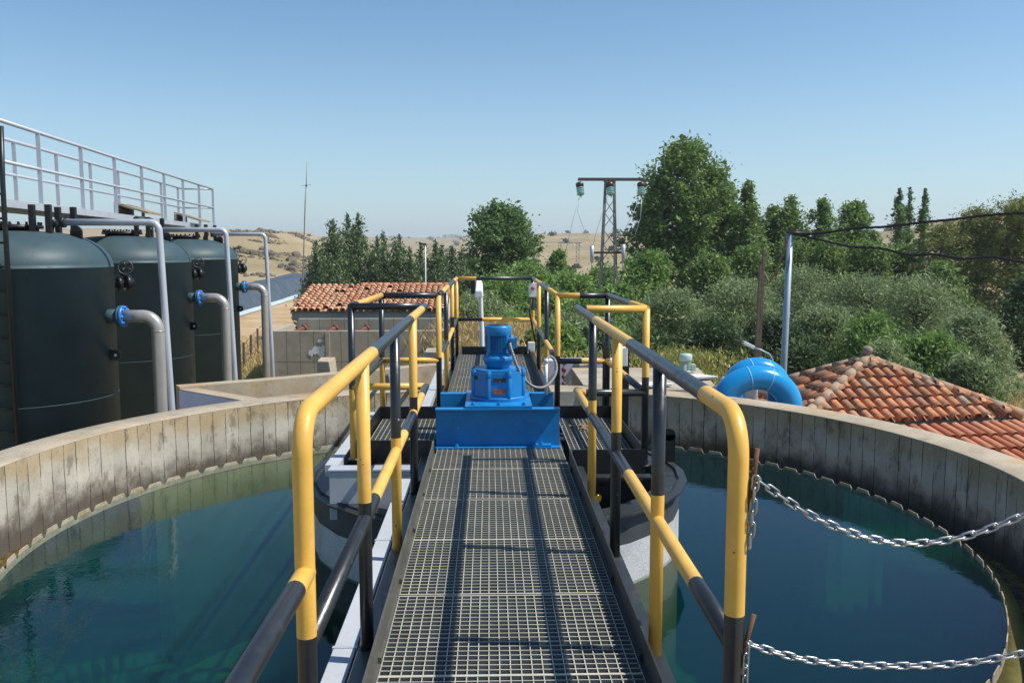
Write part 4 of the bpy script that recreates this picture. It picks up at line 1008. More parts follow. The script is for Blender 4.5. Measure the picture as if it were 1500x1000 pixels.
# ------------------------------------------------------------------ blue pipe bends and machinery behind the tank wall
def bluepipes():
    for dy, x0, x1, zt, lab in ((0, 2.70, 3.50, .03, 'front bend of the bright blue pipe arching behind the tank wall'), (.40, 2.94, 3.50, .085, 'rear bend of the bright blue pipe arching behind the tank wall')):
        root = thing('pipe_bend', ((x0 + x1) / 2, 10.05 + dy, GZ), lab, 'pipe', 'bright blue pipe bends')
        y = 10.05 + dy; r = (x1 - x0) / 2; cx = (x0 + x1) / 2; zc = zt - .13 - r * .80
        pts = [(x0 - .10, y - .02, GZ), (x0 - .02, y, zc - .35)] + [(cx - r * math.cos(PI * k / 26), y, zc + r * .9 * math.sin(PI * k / 26)) for k in range(27)] + [(x1, y, GZ)]
        m = MB(); m.tube(pts, .142, 24); m.build('pipe_body', M['blue_pipe'], root)
        m = MB()
        for k in (11, 16):
            p = Vector(pts[2 + k]); d = (Vector(pts[3 + k]) - Vector(pts[1 + k])).normalized(); m.tube([p - d * .006, p + d * .006], .1445, 24)
        m.build('weld_ring', paint('pale_blue_weld', '#7fb4dc', .4), root)
    root = thing('control_cabinet', (3.22, 10.45, GZ), 'white cabinet standing under the blue pipe bend', 'cabinet')
    m = MB(); m.box((3.02, 10.7, GZ), (3.32, 11.0, -.24)); m.build('cabinet_body', M['white_soft'], root, bevel=.012)
    m = MB(); m.box((3.05, 10.692, -1.2), (3.29, 10.699, -.28)); m.box((3.26, 10.68, -.5), (3.275, 10.6915, -.40)); m.build('door', M['white'], root)
    root = thing('valve_actuator', (2.88, 10.6, -.6), 'small blue and grey valve actuator tangled in wires under the blue pipe', 'valve')
    m = MB(); m.box((2.82, 10.68, -.62), (3.0, 10.86, -.27)); m.lathe([(.05, 0), (.06, .04), (.05, .09), (.02, .12)], (2.91, 10.76, -.27), 14); m.build('actuator_body', M['alu'], root, bevel=.01)
    m = MB()
    for k in range(9):
        c = Vector((random.uniform(2.72, 3.0), random.uniform(10.3, 10.5), random.uniform(-.29, -.22))); P = [c + Vector((random.gauss(0, .09), random.gauss(0, .05), random.gauss(0, .03))) for _ in range(6)]; m.tube(P, .006, 6)
    m.build('wire', M['blue_dull'], root)
    m = MB(); m.tube([(2.62, 10.4, -.32), (2.68, 10.4, -.24), (2.80, 10.42, -.20), (2.95, 10.45, -.22), (3.02, 10.5, -.30)], .02, 10); m.build('hose', paint('brown_hose', '#8a5f4c', .5), root)
bluepipes()
def chamber():
    root = thing('concrete_chamber', (2.4, 11.2, GZ), 'concrete chamber with pale slab top behind the right wall of the tank', 'chamber')
    m = MB(); m.prism([(1.15, 10.75), (2.0, 10.35), (2.75, 10.4), (2.95, 12.3), (1.15, 12.3)], GZ, -.245); m.build('chamber_wall', M['conc'], root, bevel=.01)
    for lo, hi, rot, lab in (((1.78, 10.42), (2.16, 10.86), 24, 'near tilted white steel cover on the chamber slab'), ((2.30, 11.0), (2.86, 11.55), 12, 'far white steel cover beside the pale green motor')):
        m = MB(); c = ((lo[0] + hi[0]) / 2, (lo[1] + hi[1]) / 2, -.2); rm = Matrix.Rotation(R(rot), 3, 'Z') @ Matrix.Rotation(R(-5), 3, 'X')
        m.box((lo[0], lo[1], -.225), (hi[0], hi[1], -.213), 0, rm, c); m.box((lo[0] + .02, lo[1] + .02, -.245), (hi[0] - .02, lo[1] + .05, -.226), 0, rm, c); tag(m.build('hatch_cover', M['white_soft'], org=c), lab, 'cover', 'white covers on the chamber')
    p = at(1004, 545, 11.8); c = (p.x, p.y, -.245)
    root = thing('pump_motor', c, 'pale green upright electric motor standing on the chamber slab', 'motor')
    m = MB(); m.lathe([(.08, 0), (.08, .03), (.062, .035), (.062, .17)], c, 24)
    for k in range(28): a = 2 * PI * k / 28; m.box((c[0] + .06, c[1] - .003, -.2), (c[0] + .078, c[1] + .003, -.08), 0, Matrix.Rotation(a, 3, 'Z'), (c[0], c[1], -.14))
    m.build('motor_body', M['motor_green'], root)
    m = MB(); m.lathe([(.085, .165), (.088, .17), (.088, .235), (.075, .255), (.0, .265)], c, 28); m.build('fan_cover', M['motor_green'], root)
    m = MB(); m.box((c[0] + .07, c[1] - .05, -.22), (c[0] + .13, c[1] + .04, -.13)); m.build('terminal_box', M['motor_green'], root, bevel=.004)
    # pale wall slabs and pipe behind the far end of the bridge
    root = thing('screen_wall', (1.55, 15.5, GZ), 'white flat sided screen wall with red beads hanging, beyond the right platform', 'wall')
    a = at(800, 525, 15); b = at(905, 525, 15); m = MB(); m.box((a.x, 15, GZ), (b.x, 15.35, a.z - .03)); m.build('wall_panel', M['lilac'], root, bevel=.015)
    m = MB(); q = at(826, 540, 14.98); 
    for k in range(4): m.lathe([(.0, -.05), (.03, -.035), (.045, 0), (.03, .035), (0, .05)], (q.x, 14.94, a.z - .06 - k * .125), 12)
    m.tube([(q.x, 14.94, a.z + .02), (q.x, 14.94, a.z - .5)], .01, 6); m.build('bead_string', M['redprimer'], root)
    m = MB(); q = at(862, 540, 14.98); m.tube([(q.x, 14.95, a.z), (q.x + .005, 14.95, a.z - .5)], .018, 8); m.build('drain_pipe', M['white'], root)
    # two low concrete ledges right of the bridge end
    m = MB(); p0 = onz(806, 573, -.24); p1 = onz(900, 570, -.24); m.box((p0.x, p0.y, -.9), (p1.x + .1, p0.y + .35, -.235)); tag(m.build('concrete_ledge', M['conc_pale'], org=(p0.x, p0.y, -.9), bevel=.012), 'pale concrete ledge on the tank rim right of the drive motor', 'ledge')
    m = MB(); p = at(838, 558, 13.2); m.hexa([(p.x - .1, 13, -.6), (p.x + .35, 13, -.6), (p.x + .35, 13.6, -.6), (p.x - .1, 13.6, -.6), (p.x + .1, 13, -.30), (p.x + .35, 13, -.26), (p.x + .35, 13.6, -.26), (p.x + .1, 13.6, -.30)]); tag(m.build('concrete_block', M['conc'], org=(p.x, 13.2, -.6), bevel=.01), 'wedge shaped concrete block in front of the white screen wall', 'concrete block', 'corbel blocks behind the tank')
    m = MB(); P = [at(800, 573, 10.5), at(830, 583, 10.36), at(880, 588, 10.36), at(900, 586, 10.36), at(950, 592, 10.3), at(985, 597, 10.2)]
    for k in P: k.y -= .0
    m.tube(P, .011, 8); tag(m.build('cable', M['alu'], org=tuple(P[0])), 'pale cable sagging along the shaded inside of the tank wall', 'cable')
chamber()

# ------------------------------------------------------------------ lamps, masts, pylon
def lamp(name, px, ytop, ybase, Y, label, white=True):
    t = at(px, ytop, Y); root = thing(name, (t.x + .03, Y, GZ), label, 'street lamp')
    m = MB(); m.tube([(t.x + .09, Y, GZ), (t.x + .06, Y, t.z - .75), (t.x + .045, Y - .01, t.z - .25), (t.x + .03, Y - .03, t.z - .15)], [.043, .04, .034, .03], 12); m.build('pole', M['white_soft'], root)
    m = MB(); m.hexa([(t.x - .06, Y - .12, t.z - .22), (t.x + .09, Y - .12, t.z - .22), (t.x + .08, Y + .35, t.z - .02), (t.x - .05, Y + .35, t.z - .02), (t.x - .04, Y - .12, t.z - .10), (t.x + .07, Y - .12, t.z - .10), (t.x + .06, Y + .33, t.z + .05), (t.x - .03, Y + .33, t.z + .05)]); m.build('lamp_head', M['white_soft'], root, bevel=.015)
    m = MB(); m.box((t.x - .115, Y + .0, t.z - .16), (t.x - .045, Y + .3, t.z + .06)); m.build('lamp_bracket', M['black_iron'], root)
lamp('street_lamp', 700, 416, 560, 14.3, 'white lamp on a slim white pole seen just past the end of the footbridge')
def lamps2():
    t = at(621, 358, 40); root = thing('street_lamp', (t.x, 40, GZ), 'small far lamp on a thin pole in front of the cypress row', 'street lamp')
    m = MB(); m.tube([(t.x + .06, 40, GZ), (t.x + .06, 40, t.z)], .026, 8); m.build('pole', M['white_soft'], root)
    m = MB(); m.hexa([(t.x - .22, 39.9, t.z + .0), (t.x + .1, 39.9, t.z - .03), (t.x + .1, 40.1, t.z - .03), (t.x - .22, 40.1, t.z), (t.x - .2, 39.92, t.z + .09), (t.x + .08, 39.92, t.z + .04), (t.x + .08, 40.08, t.z + .04), (t.x - .2, 40.08, t.z + .09)]); m.build('lamp_head', M['black_iron'], root)
    P = [at(1132, 545, 12.5), at(1131, 526, 12.5), at(1127, 519, 12.5), at(1115, 513, 12.5), at(1104, 509, 12.5)]
    root = thing('street_lamp', (P[0].x, 12.5, GZ), 'grey swan neck lamp rising behind the blue pipe bend', 'street lamp')
    m = MB(); m.tube([(P[0].x, 12.5, GZ)] + P, .017, 10); m.build('pole', M['mast'], root)
    a, b = at(1104, 509, 12.5), at(1088, 501, 12.5); m = MB(); m.bar(a, b, .09, .05); m.build('lamp_head', M['white_soft'], root, bevel=.008)
    a, b = at(1087.5, 501, 12.5), at(1075, 497, 12.5); m = MB(); m.bar(a, b, .10, .02); m.build('lamp_visor', M['wood'], root)
lamps2()
def masts():
    t = at(1158, 338, 16); b = at(1148, 535, 16); root = thing('steel_mast', (b.x, 16, GZ), 'plain grey steel pole with cables strapped to its top', 'pole')
    m = MB(); m.tube([(b.x - .02, 16, GZ), (b.x, 16, b.z), (t.x, 16, t.z)], [.062, .06, .055], 16); m.build('pole_shaft', M['mast'], root)
    m = MB(); m.box((t.x - .07, 15.93, t.z - .02), (t.x + .08, 16.07, t.z + .03)); m.tube([(t.x - .1, 15.94, t.z - .03), (t.x + .25, 15.94, t.z - .04)], .018, 8); m.build('clamp', M['dark_steel'], root)
    def cable(px_pts, ys, label, strands=3, r=.012):
        pts = [at(x, y, Y) for (x, y), Y in zip(px_pts, ys)]; D = []
        for i in range(len(pts) - 1):
            p0 = pts[max(0, i - 1)]; p1 = pts[i]; p2 = pts[i + 1]; p3 = pts[min(len(pts) - 1, i + 2)]
            for k in range(14):
                q = k / 14; D.append(.5 * ((2 * p1) + (p2 - p0) * q + (2 * p0 - 5 * p1 + 4 * p2 - p3) * q * q + (3 * p1 - p0 - 3 * p2 + p3) * q ** 3))
        D.append(pts[-1]); m = MB()
        for s_ in range(strands):
            P = [p + Vector((0, math.cos(i * .55 + s_ * 2.1), math.sin(i * .55 + s_ * 2.1))) * r * .95 for i, p in enumerate(D)]; m.tube(P, r, 6)
        tag(m.build('overhead_cable', M['rubber'], org=tuple(pts[0])), label, 'cable', 'overhead cables strapped to the steel pole')
    cable([(1160, 343), (1200, 342), (1250, 335), (1300, 332), (1350, 326), (1400, 321), (1450, 315), (1505, 312), (1600, 308)], [16, 15.6, 15, 14.5, 14, 13.5, 13, 12.5, 11.8], 'upper twisted black cable rising to the right from the steel pole')
    cable([(1165, 343), (1200, 351), (1245, 361), (1290, 364), (1330, 373), (1370, 373), (1410, 379), (1455, 377), (1505, 385), (1600, 392)], [16, 15.6, 15.2, 14.8, 14.4, 14, 13.6, 13.2, 12.7, 12], 'lower wavy twisted black cable sagging right from the steel pole')
    t = at(1117, 366, 22); b = at(1109, 528, 22); root = thing('wooden_pole', (b.x, 22, GZ), 'weathered split wooden pole standing beside the steel mast', 'pole')
    m = MB()
    for dx in (-.036, .036): m.hexa([(b.x - .03 + dx - .033, 21.93, GZ), (b.x - .03 + dx + .033, 21.93, GZ), (b.x - .03 + dx + .033, 22.07, GZ), (b.x - .03 + dx - .033, 22.07, GZ), (t.x + dx - .03, 21.94, t.z - (.35 if dx < 0 else 0)), (t.x + dx + .03, 21.94, t.z - (.35 if dx < 0 else 0)), (t.x + dx + .03, 22.06, t.z - (.35 if dx < 0 else 0)), (t.x + dx - .03, 22.06, t.z - (.35 if dx < 0 else 0))])
    m.build('pole_shaft', M['wood'], root)
    P = [at(1154, 346, 16.2), at(1146, 375, 17.5), at(1136, 400, 19), at(1127, 413, 20.5), at(1119, 398, 21.9)]; m = MB(); m.tube(P, .02, 8); tag(m.build('overhead_cable', M['wood'], org=tuple(P[0])), 'brown cable drooping between the steel mast and the wooden pole', 'cable')
    t = at(449, 236, 60); b = at(443, 420, 60); root = thing('antenna_mast', (b.x, 60, GZ), 'thin tall radio antenna mast rising left of the cypress row', 'antenna')
    tt = at(449.5, 250, 60); m = MB(); m.tube([(b.x, 60, GZ), (b.x + .02, 60, b.z), (at(447, 300, 60).x, 60, at(447, 300, 60).z), (at(448.5, 272, 60).x, 60, at(448.5, 272, 60).z)], [.05, .045, .04, .035], 8); m.tube([(at(448.5, 272, 60).x, 60, at(448.5, 272, 60).z), tuple(t)], [.028, .014], 6); m.build('mast_tube', M['pylon'], root)
    q = at(448.5, 272, 60); m = MB(); m.tube([(q.x - .32, 60, q.z), (q.x + .36, 60, q.z + .05)], .012, 6); m.tube([(q.x - .0, 59.7, q.z), (q.x, 60.3, q.z)], .012, 6); m.lathe([(.06, -.06), (.06, .06)], q, 10); m.build('radial_arms', M['dark_steel'], root)
masts()

def pylon():
    Y = 40; cx = at(893, 300, Y).x; zt = at(893, 264, Y).z
    root = thing('lattice_pylon', (cx, Y, GZ), 'steel lattice power pylon with T crossarm rising out of the bushes', 'pylon', None)
    def half(z): return .19 + (zt - z) / (zt - GZ) * .26
    m = MB(); q = .035
    for sx in (-1, 1):
        for sy in (-1, 1): m.bar((cx - .05 + sx * half(GZ), Y + sy * half(GZ), GZ), (cx + sx * .19, Y + sy * .19, zt), .07, .07)
    m.build('leg_angles', M['pylon'], root)
    m = MB(); zs = [GZ]; 
    while zs[-1] < zt - .3: zs.append(zs[-1] + .62 + (zt - zs[-1]) * .035)
    zs[-1] = zt - .05
    for k in range(len(zs) - 1):
        a, b = half(zs[k]), half(zs[k + 1]); sg = 1 if k % 2 else -1
        for f in range(4):
            s2 = sg if f % 2 == 0 else -sg
            if f < 2: y = (-1, 1)[f]; m.bar((cx + s2 * a, Y + y * a, zs[k]), (cx - s2 * b, Y + y * b, zs[k + 1]), .03, .03)
            else: x = (-1, 1)[f - 2]; m.bar((cx + x * a, Y + s2 * a, zs[k]), (cx + x * b, Y - s2 * b, zs[k + 1]), .03, .03)
    m.build('lattice_bracing', M['pylon'], root)
    xl, xr = at(847, 265, Y).x, at(942, 265, Y).x; m = MB(); m.box((xl, Y - .2, zt - .02), (xr, Y - .10, zt + .09)); m.box((xl, Y + .10, zt - .02), (xr, Y + .2, zt + .09)); m.box((cx - .25, Y - .25, zt - .06), (cx + .25, Y + .25, zt - .021)); m.build('crossarm', paint('brown_crossarm', '#5c4c40', .7), root)
    zc = at(893, 370, Y).z; x0, x1 = at(866, 370, Y).x, at(914, 372, Y).x; m = MB(); m.box((x0, Y - .45, zc - .05), (x1, Y - .36, zc + .05)); m.build('lower_crossarm', paint('brown_lower_arm', '#4c4038', .7), root)
    for px in (867, 913):
        a = at(px, 360 if px < 900 else 358, Y - .5); b = at(px, 384, Y - .5); m = MB(); m.tube([a, a.lerp(b, .45), b], [.10, .09, .07], 10); m.tube([b, b - Vector((0, 0, .28))], .03, 8); m.build('fuse_cutout', M['alu'], root)
    for px, lab in ((849, 'left'), (893, 'middle'), (939, 'right')):
        p = at(px, 270, Y - .25); r2 = thing('insulator', tuple(p), lab + ' glass insulator string hanging from the pylon crossarm', 'insulator', 'glass insulators on the pylon')
        m = MB(); d = Vector((.05 if px < 900 else -.05, -.5, -.86)).normalized()
        for k in range(3):
            c = p + d * (.24 + .13 * k); m.lathe([(.03, -.05), (.15, -.02), (.165, .0), (.12, .03), (.03, .05)][::-1] if False else [(.03, -.05), (.15, -.03), (.175, .0), (.12, .03), (.03, .06)], c, 18, axis=tuple(-d))
        m.build('glass_disc', M['insul'], r2)
        m = MB(); m.lathe([(.05, -.16), (.17, -.12), (.185, 0), (.12, .07), (.03, .1)], p, 14, axis=tuple(-d)); m.tube([p, p + d * .7], .02, 6); m.build('cap', M['brown_cap'], r2)
    for pts, lab in (([(848, 291), (840, 320), (834, 345), (827, 375)], 'thin wire falling left from the left insulator of the pylon'), ([(849, 290), (846, 310), (855, 335), (862, 350), (868, 362)], 'thin wire curving from the left insulator to the fuse arm'), ([(890, 288), (880, 320), (872, 345), (868, 362)], 'thin wire from the middle insulator to the fuse arm'), ([(936, 292), (924, 320), (908, 350), (898, 365)], 'thin wire falling from the right insulator of the pylon'), ([(940, 292), (938, 320), (930, 345), (913, 360)], 'slack wire looping from the right insulator to the fuse arm')):
        P = [at(x, y, Y - .5) for x, y in pts]; m = MB(); m.tube(P, .011, 5); tag(m.build('power_wire', M['alu'], org=tuple(P[0])), lab, 'wire', 'wires on the lattice pylon')
    # transformer hung low on the pylon
    p = at(903, 470, Y - .8); root = thing('transformer', (p.x, Y - .8, p.z), 'dark grey transformer hung low on the lattice pylon', 'transformer')
    m = MB(); m.box((p.x - .42, Y - 1.1, p.z - .7), (p.x + .25, Y - .52, p.z + .35)); m.build('transformer_tank', M['dark_steel'], root, bevel=.03)
    for k in range(7): m = MB(); m.box((p.x - .38 + k * .09, Y - 1.17, p.z - .6), (p.x - .35 + k * .09, Y - 1.101, p.z + .2)); m.build('cooling_fin', M['dark_steel'], root)
    for k in range(3):
        m = MB(); c = Vector((p.x - .3 + k * .2, Y - .8, p.z + .352)); m.lathe([(.06, 0), (.03, .06), (.06, .1), (.03, .15), (.055, .2), (.02, .28), (0, .3)], c, 12); m.build('bushing', M['rust'], root)
    t = at(932, 420, 36); m = MB(); b0 = (t.x, 36, GZ); m.tube([b0, (t.x, 36, t.z - .3)], .05, 10); m.lathe([(.09, 0), (.11, .1), (.05, .2), (.07, .26), (0, .34)], (t.x, 36, t.z - .3), 12); tag(m.build('marker_post', M['wood'], org=b0), 'short brown post with knob among the bushes right of the pylon', 'post')
    # far portal frame on the hillside
    P0, P1 = at(820, 395, 150), at(846, 395, 150); zt2 = at(846, 356, 150).z; g0 = terrain(P1.x, 150)
    root = thing('far_pylon', (P1.x, 150, g0), 'faint far steel power frame against the pale field', 'power frame')
    m = MB()
    for x in (P1.x - .25, P1.x + .25, P0.x - .2, P0.x + .2): m.bar((x, 150, g0 - .5), (x, 150, zt2), .07, .07)
    for k in range(12): z = g0 + (zt2 - g0) * k / 12; s2 = (-1) ** k; m.bar((P1.x - .25 * s2, 150, z), (P1.x + .25 * s2, 150, z + (zt2 - g0) / 12), .05, .05)
    m.build('lattice_leg', M['pylon'], root)
    m = MB(); xa, xb = at(818, 356, 150).x, at(852, 356, 150).x; m.bar((xa, 150, zt2), (xb, 150, zt2 + .05), .12, .14); m.build('crossarm', M['pylon'], root)
    for px in (822, 840, 850):
        p = at(px, 356, 150); i = MB(); i.lathe([(.08, 0), (.16, .15), (.08, .3), (.16, .45), (.06, .6)], (p.x, 149.9, zt2 - .68), 8); i.build('insulator', M['insul'], root)
pylon()

# wire fence posts on the grass left
def fence():
    root = thing('wire_fence', (-11, 40, GZ), 'low wire fence with brown stakes on the grass behind the filters', 'fence')
    xs = [(357, 518, 34), (368, 512, 37), (378, 508, 40), (386, 505, 43)]; T = []
    for px, py, Y in xs:
        b = at(px, 530, Y); m = MB(); z1 = GZ + 1.15; m.bar((b.x, Y, GZ - .1), (b.x + .02, Y, z1), .08, .08); m.build('post', M['wood'], root); T.append((b.x, Y, z1))
    m = MB()
    for h in (.1, .5, .85): m.tube([(x, y, z - h) for x, y, z in T], .01, 5)
    m.build('wire', M['rust'], root)
fence()

# ------------------------------------------------------------------ vegetation
def leafcloud(name, C, cnt, spread, size, mat, parent=None, org=(0, 0, 0), asp=.6, up=.3, wx=.95, wts=None):
    """C: cluster centres (n,3) with radii; builds leaf quads"""
    n = int(cnt); wgt = C[:, 3] ** wx if wts is None else np.array(wts); idx = RNG.choice(len(C), n, p=wgt / wgt.sum())
    P = C[idx, :3] + RNG.normal(0, 1, (n, 3)) * C[idx, 3:4] * np.array(spread)
    d = RNG.normal(0, 1, (n, 3)); d[:, 2] = d[:, 2] * .6 + up; d /= np.linalg.norm(d, axis=1)[:, None]
    e = np.cross(d, RNG.normal(0, 1, (n, 3))); e /= np.linalg.norm(e, axis=1)[:, None] + 1e-9
    s = size * np.clip(RNG.lognormal(-.06, .38, n), .35, 2.1)[:, None]
    a = P - d * s * .5; b = P + d * s * .5; w = e * s * asp * .5
    V = np.stack([a, P + w - d * s * .05, b, P - w - d * s * .05], 1).reshape(-1, 3) - np.array(org)
    me = bpy.data.meshes.new(name); me.vertices.add(4 * n); me.vertices.foreach_set('co', V.ravel()); me.loops.add(4 * n); me.loops.foreach_set('vertex_index', np.arange(4 * n)); me.polygons.add(n)
    me.polygons.foreach_set('loop_start', np.arange(n) * 4); me.polygons.foreach_set('loop_total', np.full(n, 4)); me.materials.append(mat); me.update(); me.validate()
    o = bpy.data.objects.new(name, me); COL.objects.link(o); ORG[o.name] = Vector(org)
    if parent is not None: o.parent = parent
    else: o.location = org
    return o
def profile(kind, t):
    if kind == 'cone': return (1 - t) ** .9 * .98 + .02
    if kind == 'round': return math.sin(PI * min(1, .12 + t * .88)) ** .6
    if kind == 'poplar': return (math.sin(PI * (.10 + .9 * t) ** .85)) ** .8
    if kind == 'column': return .9 * (math.sin(PI * (.06 + .94 * t))) ** .45
    if kind == 'mound': return math.sqrt(max(0, 1 - t ** 2)) * .98 + .02
    if kind == 'broad': return math.sin(PI * (.16 + .82 * t) ** 1.1) ** .7
def tree(name, px, ytop, hw, Y, kind, mat, label, cat, group=None, n=9000, size=.16, zb=None, lift=.15, clus=70, crad=.16, depth=1.0, asp=.6, up=.3, lean=0, zbase=GZ):
    T = at(px, ytop, Y); r = hw / F * Y; z0 = min(terrain(T.x, Y), T.z - .4); Hh = T.z - z0; base = (T.x, Y, z0)
    root = thing(name, base, label, cat, group)
    zl = z0 + Hh * lift; C = []; lob = RNG.uniform(0, 6.28, 3)
    for i in range(clus):
        t = (RNG.random() ** .85) * (.97 if kind != 'cone' else .88); a = RNG.uniform(0, 2 * PI); pr = profile(kind, t) * (1 + .22 * math.sin(2 * a + lob[0] + 5 * t) + .16 * math.sin(3 * a + lob[1] - 7 * t))
        tip = i % 6 == 0; rho = math.sqrt(RNG.uniform(.18, 1.0) if not (tip and t < .8) else RNG.uniform(1.0, 1.45)) * pr * r * .86
        C.append((T.x + lean * t + rho * math.cos(a), Y + rho * math.sin(a) * depth, zl + (T.z - zl) * t - r * crad * .5, r * crad * RNG.uniform(.6, 1.25) * (.5 if tip else 1) * (1 if kind != 'cone' else .45 + .75 * profile(kind, t)) * (.55 if t > .85 and kind in ('cone', 'poplar', 'column') else 1)))
    hi = .99 if kind == 'cone' else .97 if kind in ('cone', 'column', 'poplar') else .9
    for q in range(14 if kind != 'mound' else 0):
        t = .35 + (hi - .35) * q / 13; C.append((T.x + lean * t + RNG.normal(0, .05) * r, Y, zl + (T.z - zl) * t - r * .05, r * ((.09 + .5 * crad * profile(kind, t)) * .8 if kind != 'cone' else .03 + .42 * crad * profile(kind, t))))
    if kind != 'cone': C.append((T.x + lean, Y, T.z - r * (.16 if kind != 'cone' else .10), r * (.09 if kind != 'cone' else .035)))
    wts = None
    if kind == 'cone':                                  # conical crown: whorled branch clumps thinning into one fine leader
        C = []; wts = []
        for i in range(clus):
            t = 1 - math.sqrt(RNG.random()); a = RNG.uniform(0, 2 * PI); q = (1 - t) ** .68
            rho = math.sqrt(RNG.uniform(.25, 1.15)) * q * r * .9 * (1 + .18 * math.sin(3 * a + lob[0] + 9 * t))
            C.append((T.x + rho * math.cos(a), Y + rho * math.sin(a), zl + (T.z - zl) * t, r * (.045 + .10 * q))); wts.append(q + .08)
        for i in range(34):
            t = .66 + .335 * i / 33; C.append((T.x + RNG.normal(0, .02) * r, Y, zl + (T.z - zl) * t, r * (.02 + .28 * (1 - t)))); wts.append(.10 + 1.2 * (1 - t))
    C = np.array(C)
    sp = (1, 1, .75) if kind not in ('cone', 'column', 'poplar') else (1, 1, 1.2)
    leafcloud('crown', C, n, sp, size, mat, root, base, asp, up, .95, wts)
    m = MB(); tr = max(.06, r * .06); m.tube([base, (T.x + lean * .3, Y, z0 + Hh * .35), (T.x + lean * .8, Y, z0 + Hh * .8)], [tr * 1.5, tr, tr * .25], 8)
    for k in range(min(18, len(C))):
        c = C[RNG.integers(0, len(C))]; h = min(c[2] - .1, z0 + Hh * .75); s0 = Vector((T.x + lean * .4, Y, max(z0 + .2, h - abs(c[0] - T.x) * .7 - .2))); e0 = Vector(c[:3]); m.tube([s0, s0.lerp(e0, .5) + Vector((0, 0, .08 * r)), e0], [tr * .5, tr * .3, tr * .1], 5)
    m.build('trunk', M['bark'], root)
    return root
# cypress row
gC = 'cypresses in a row behind the tiled house'
for px, yt, hw, Y, n, lab in ((487, 323, 46, 46, 17000, 'broad grey green cypress at the left end of the row, beside the antenna'), (462, 352, 26, 47, 7000, 'low cypress shoulder nearest the antenna foot'), (509, 313, 33, 48, 12000, 'tall pointed cypress, left of the two highest tips'), (525, 313, 36, 47, 13000, 'tall pointed cypress, right of the two highest tips'), (552, 346, 28, 46, 8000, 'small dark cypress right of the highest tips'), (562, 338, 34, 49, 9000, 'light green pointed cypress in the middle of the row'), (585, 342, 32, 46, 10000, 'slim cypress with a fine spire right of the middle of the row'), (600, 361, 30, 45, 8000, 'low bushy cypress left of the far lamp'), (616, 356, 30, 48, 8000, 'cypress directly behind the far lamp'), (638, 352, 36, 46, 11000, 'fresh green rounded cypress right of the far lamp'), (662, 360, 32, 47, 9000, 'last cypress at the right end of the row'), (676, 366, 28, 48, 8000, 'short cypress between the row end and the round tree'), (648, 358, 30, 49, 8000, 'narrow cypress behind the fresh green rounded one'), (693, 398, 20, 44, 5000, 'little dark cypress in front of the round tree')):
    tree('cypress', px, yt, hw * 1.22, Y, 'cone', M['lf_conifer'], lab, 'tree', gC, int(n * 1.35), .145, lift=.03, clus=260, crad=.15, asp=.42, up=.9)
tree('broadleaf_tree', 731, 297, 54, 56, 'broad', M['lf_broad'], 'rounded dense tree standing alone between the cypress row and the pylon', 'tree', None, 31000, 0.19, lift=.06, clus=150, crad=.14)
# poplars on the right
gP = 'poplars beyond the shrubs on the right'
tree('poplar', 952, 288, 34, 49, 'broad', M['lf_poplar'], 'lower poplar forming the left shoulder of the tallest one', 'tree', gP, 15500, 0.175, lift=.08, clus=80, crad=.15)
tree('poplar', 1003, 200, 74, 50, 'broad', M['lf_poplar'], 'tallest broad poplar right of the pylon', 'tree', gP, 37200, 0.182, lift=.10, clus=150, crad=.125)
tree('poplar', 1060, 250, 42, 52, 'poplar', M['lf_poplar'], 'poplar leaning against the right side of the tallest one', 'tree', gP, 17050, 0.175, lift=.1, clus=90, crad=.15)
tree('poplar', 1096, 266, 34, 49, 'poplar', M['lf_poplar'], 'pointed dense poplar left of the steel mast', 'tree', gP, 15500, 0.167, lift=.1, clus=80, crad=.17)
tree('poplar', 1048, 244, 46, 53, 'broad', M['lf_poplar'], 'poplar stepping down from the right shoulder of the tallest one', 'tree', gP, 15000, .18, lift=.06, clus=100, crad=.14)
tree('poplar', 1132, 300, 40, 53, 'broad', M['lf_poplar'], 'half hidden poplar between the pointed one and the steel mast', 'tree', gP, 11000, .18, lift=.06, clus=80, crad=.16)
tree('poplar', 1160, 287, 42, 52, 'poplar', M['lf_poplar'], 'ragged poplar directly behind the top of the steel mast', 'tree', gP, 10850, 0.167, lift=.12, clus=60, crad=.17)
tree('poplar', 1205, 292, 40, 51, 'poplar', M['lf_poplar'], 'ragged poplar just right of the steel mast', 'tree', gP, 10850, 0.167, lift=.1, clus=60, crad=.17)
tree('poplar', 1255, 293, 44, 52, 'broad', M['lf_poplar'], 'bushy poplar left of the two slender spires', 'tree', gP, 18600, 0.167, lift=.08, clus=90, crad=.15)
tree('poplar', 1318, 276, 11, 60, 'column', M['lf_broad'], 'slender spire poplar, left of the pair', 'tree', gP, 5890, 0.152, lift=.1, clus=60, crad=.35)
tree('poplar', 1333, 275, 9, 61, 'column', M['lf_broad'], 'slender spire poplar, middle of the close group', 'tree', gP, 4650, 0.152, lift=.1, clus=55, crad=.35)
tree('poplar', 1355, 276, 9, 60, 'column', M['lf_broad'], 'slender spire poplar, right of the pair', 'tree', gP, 4960, 0.152, lift=.1, clus=55, crad=.35)
tree('eucalyptus', 1390, 322, 54, 46, 'round', M['lf_euca'], 'low olive eucalyptus right of the slender spires', 'tree', 'eucalyptus trees at the right', 17050, 0.167, lift=.05, clus=80, crad=.16, asp=.3)
tree('eucalyptus', 1436, 302, 60, 44, 'round', M['lf_euca'], 'yellowish eucalyptus with bare limbs showing', 'tree', 'eucalyptus trees at the right', 21700, 0.167, lift=.08, clus=85, crad=.15, asp=.3)
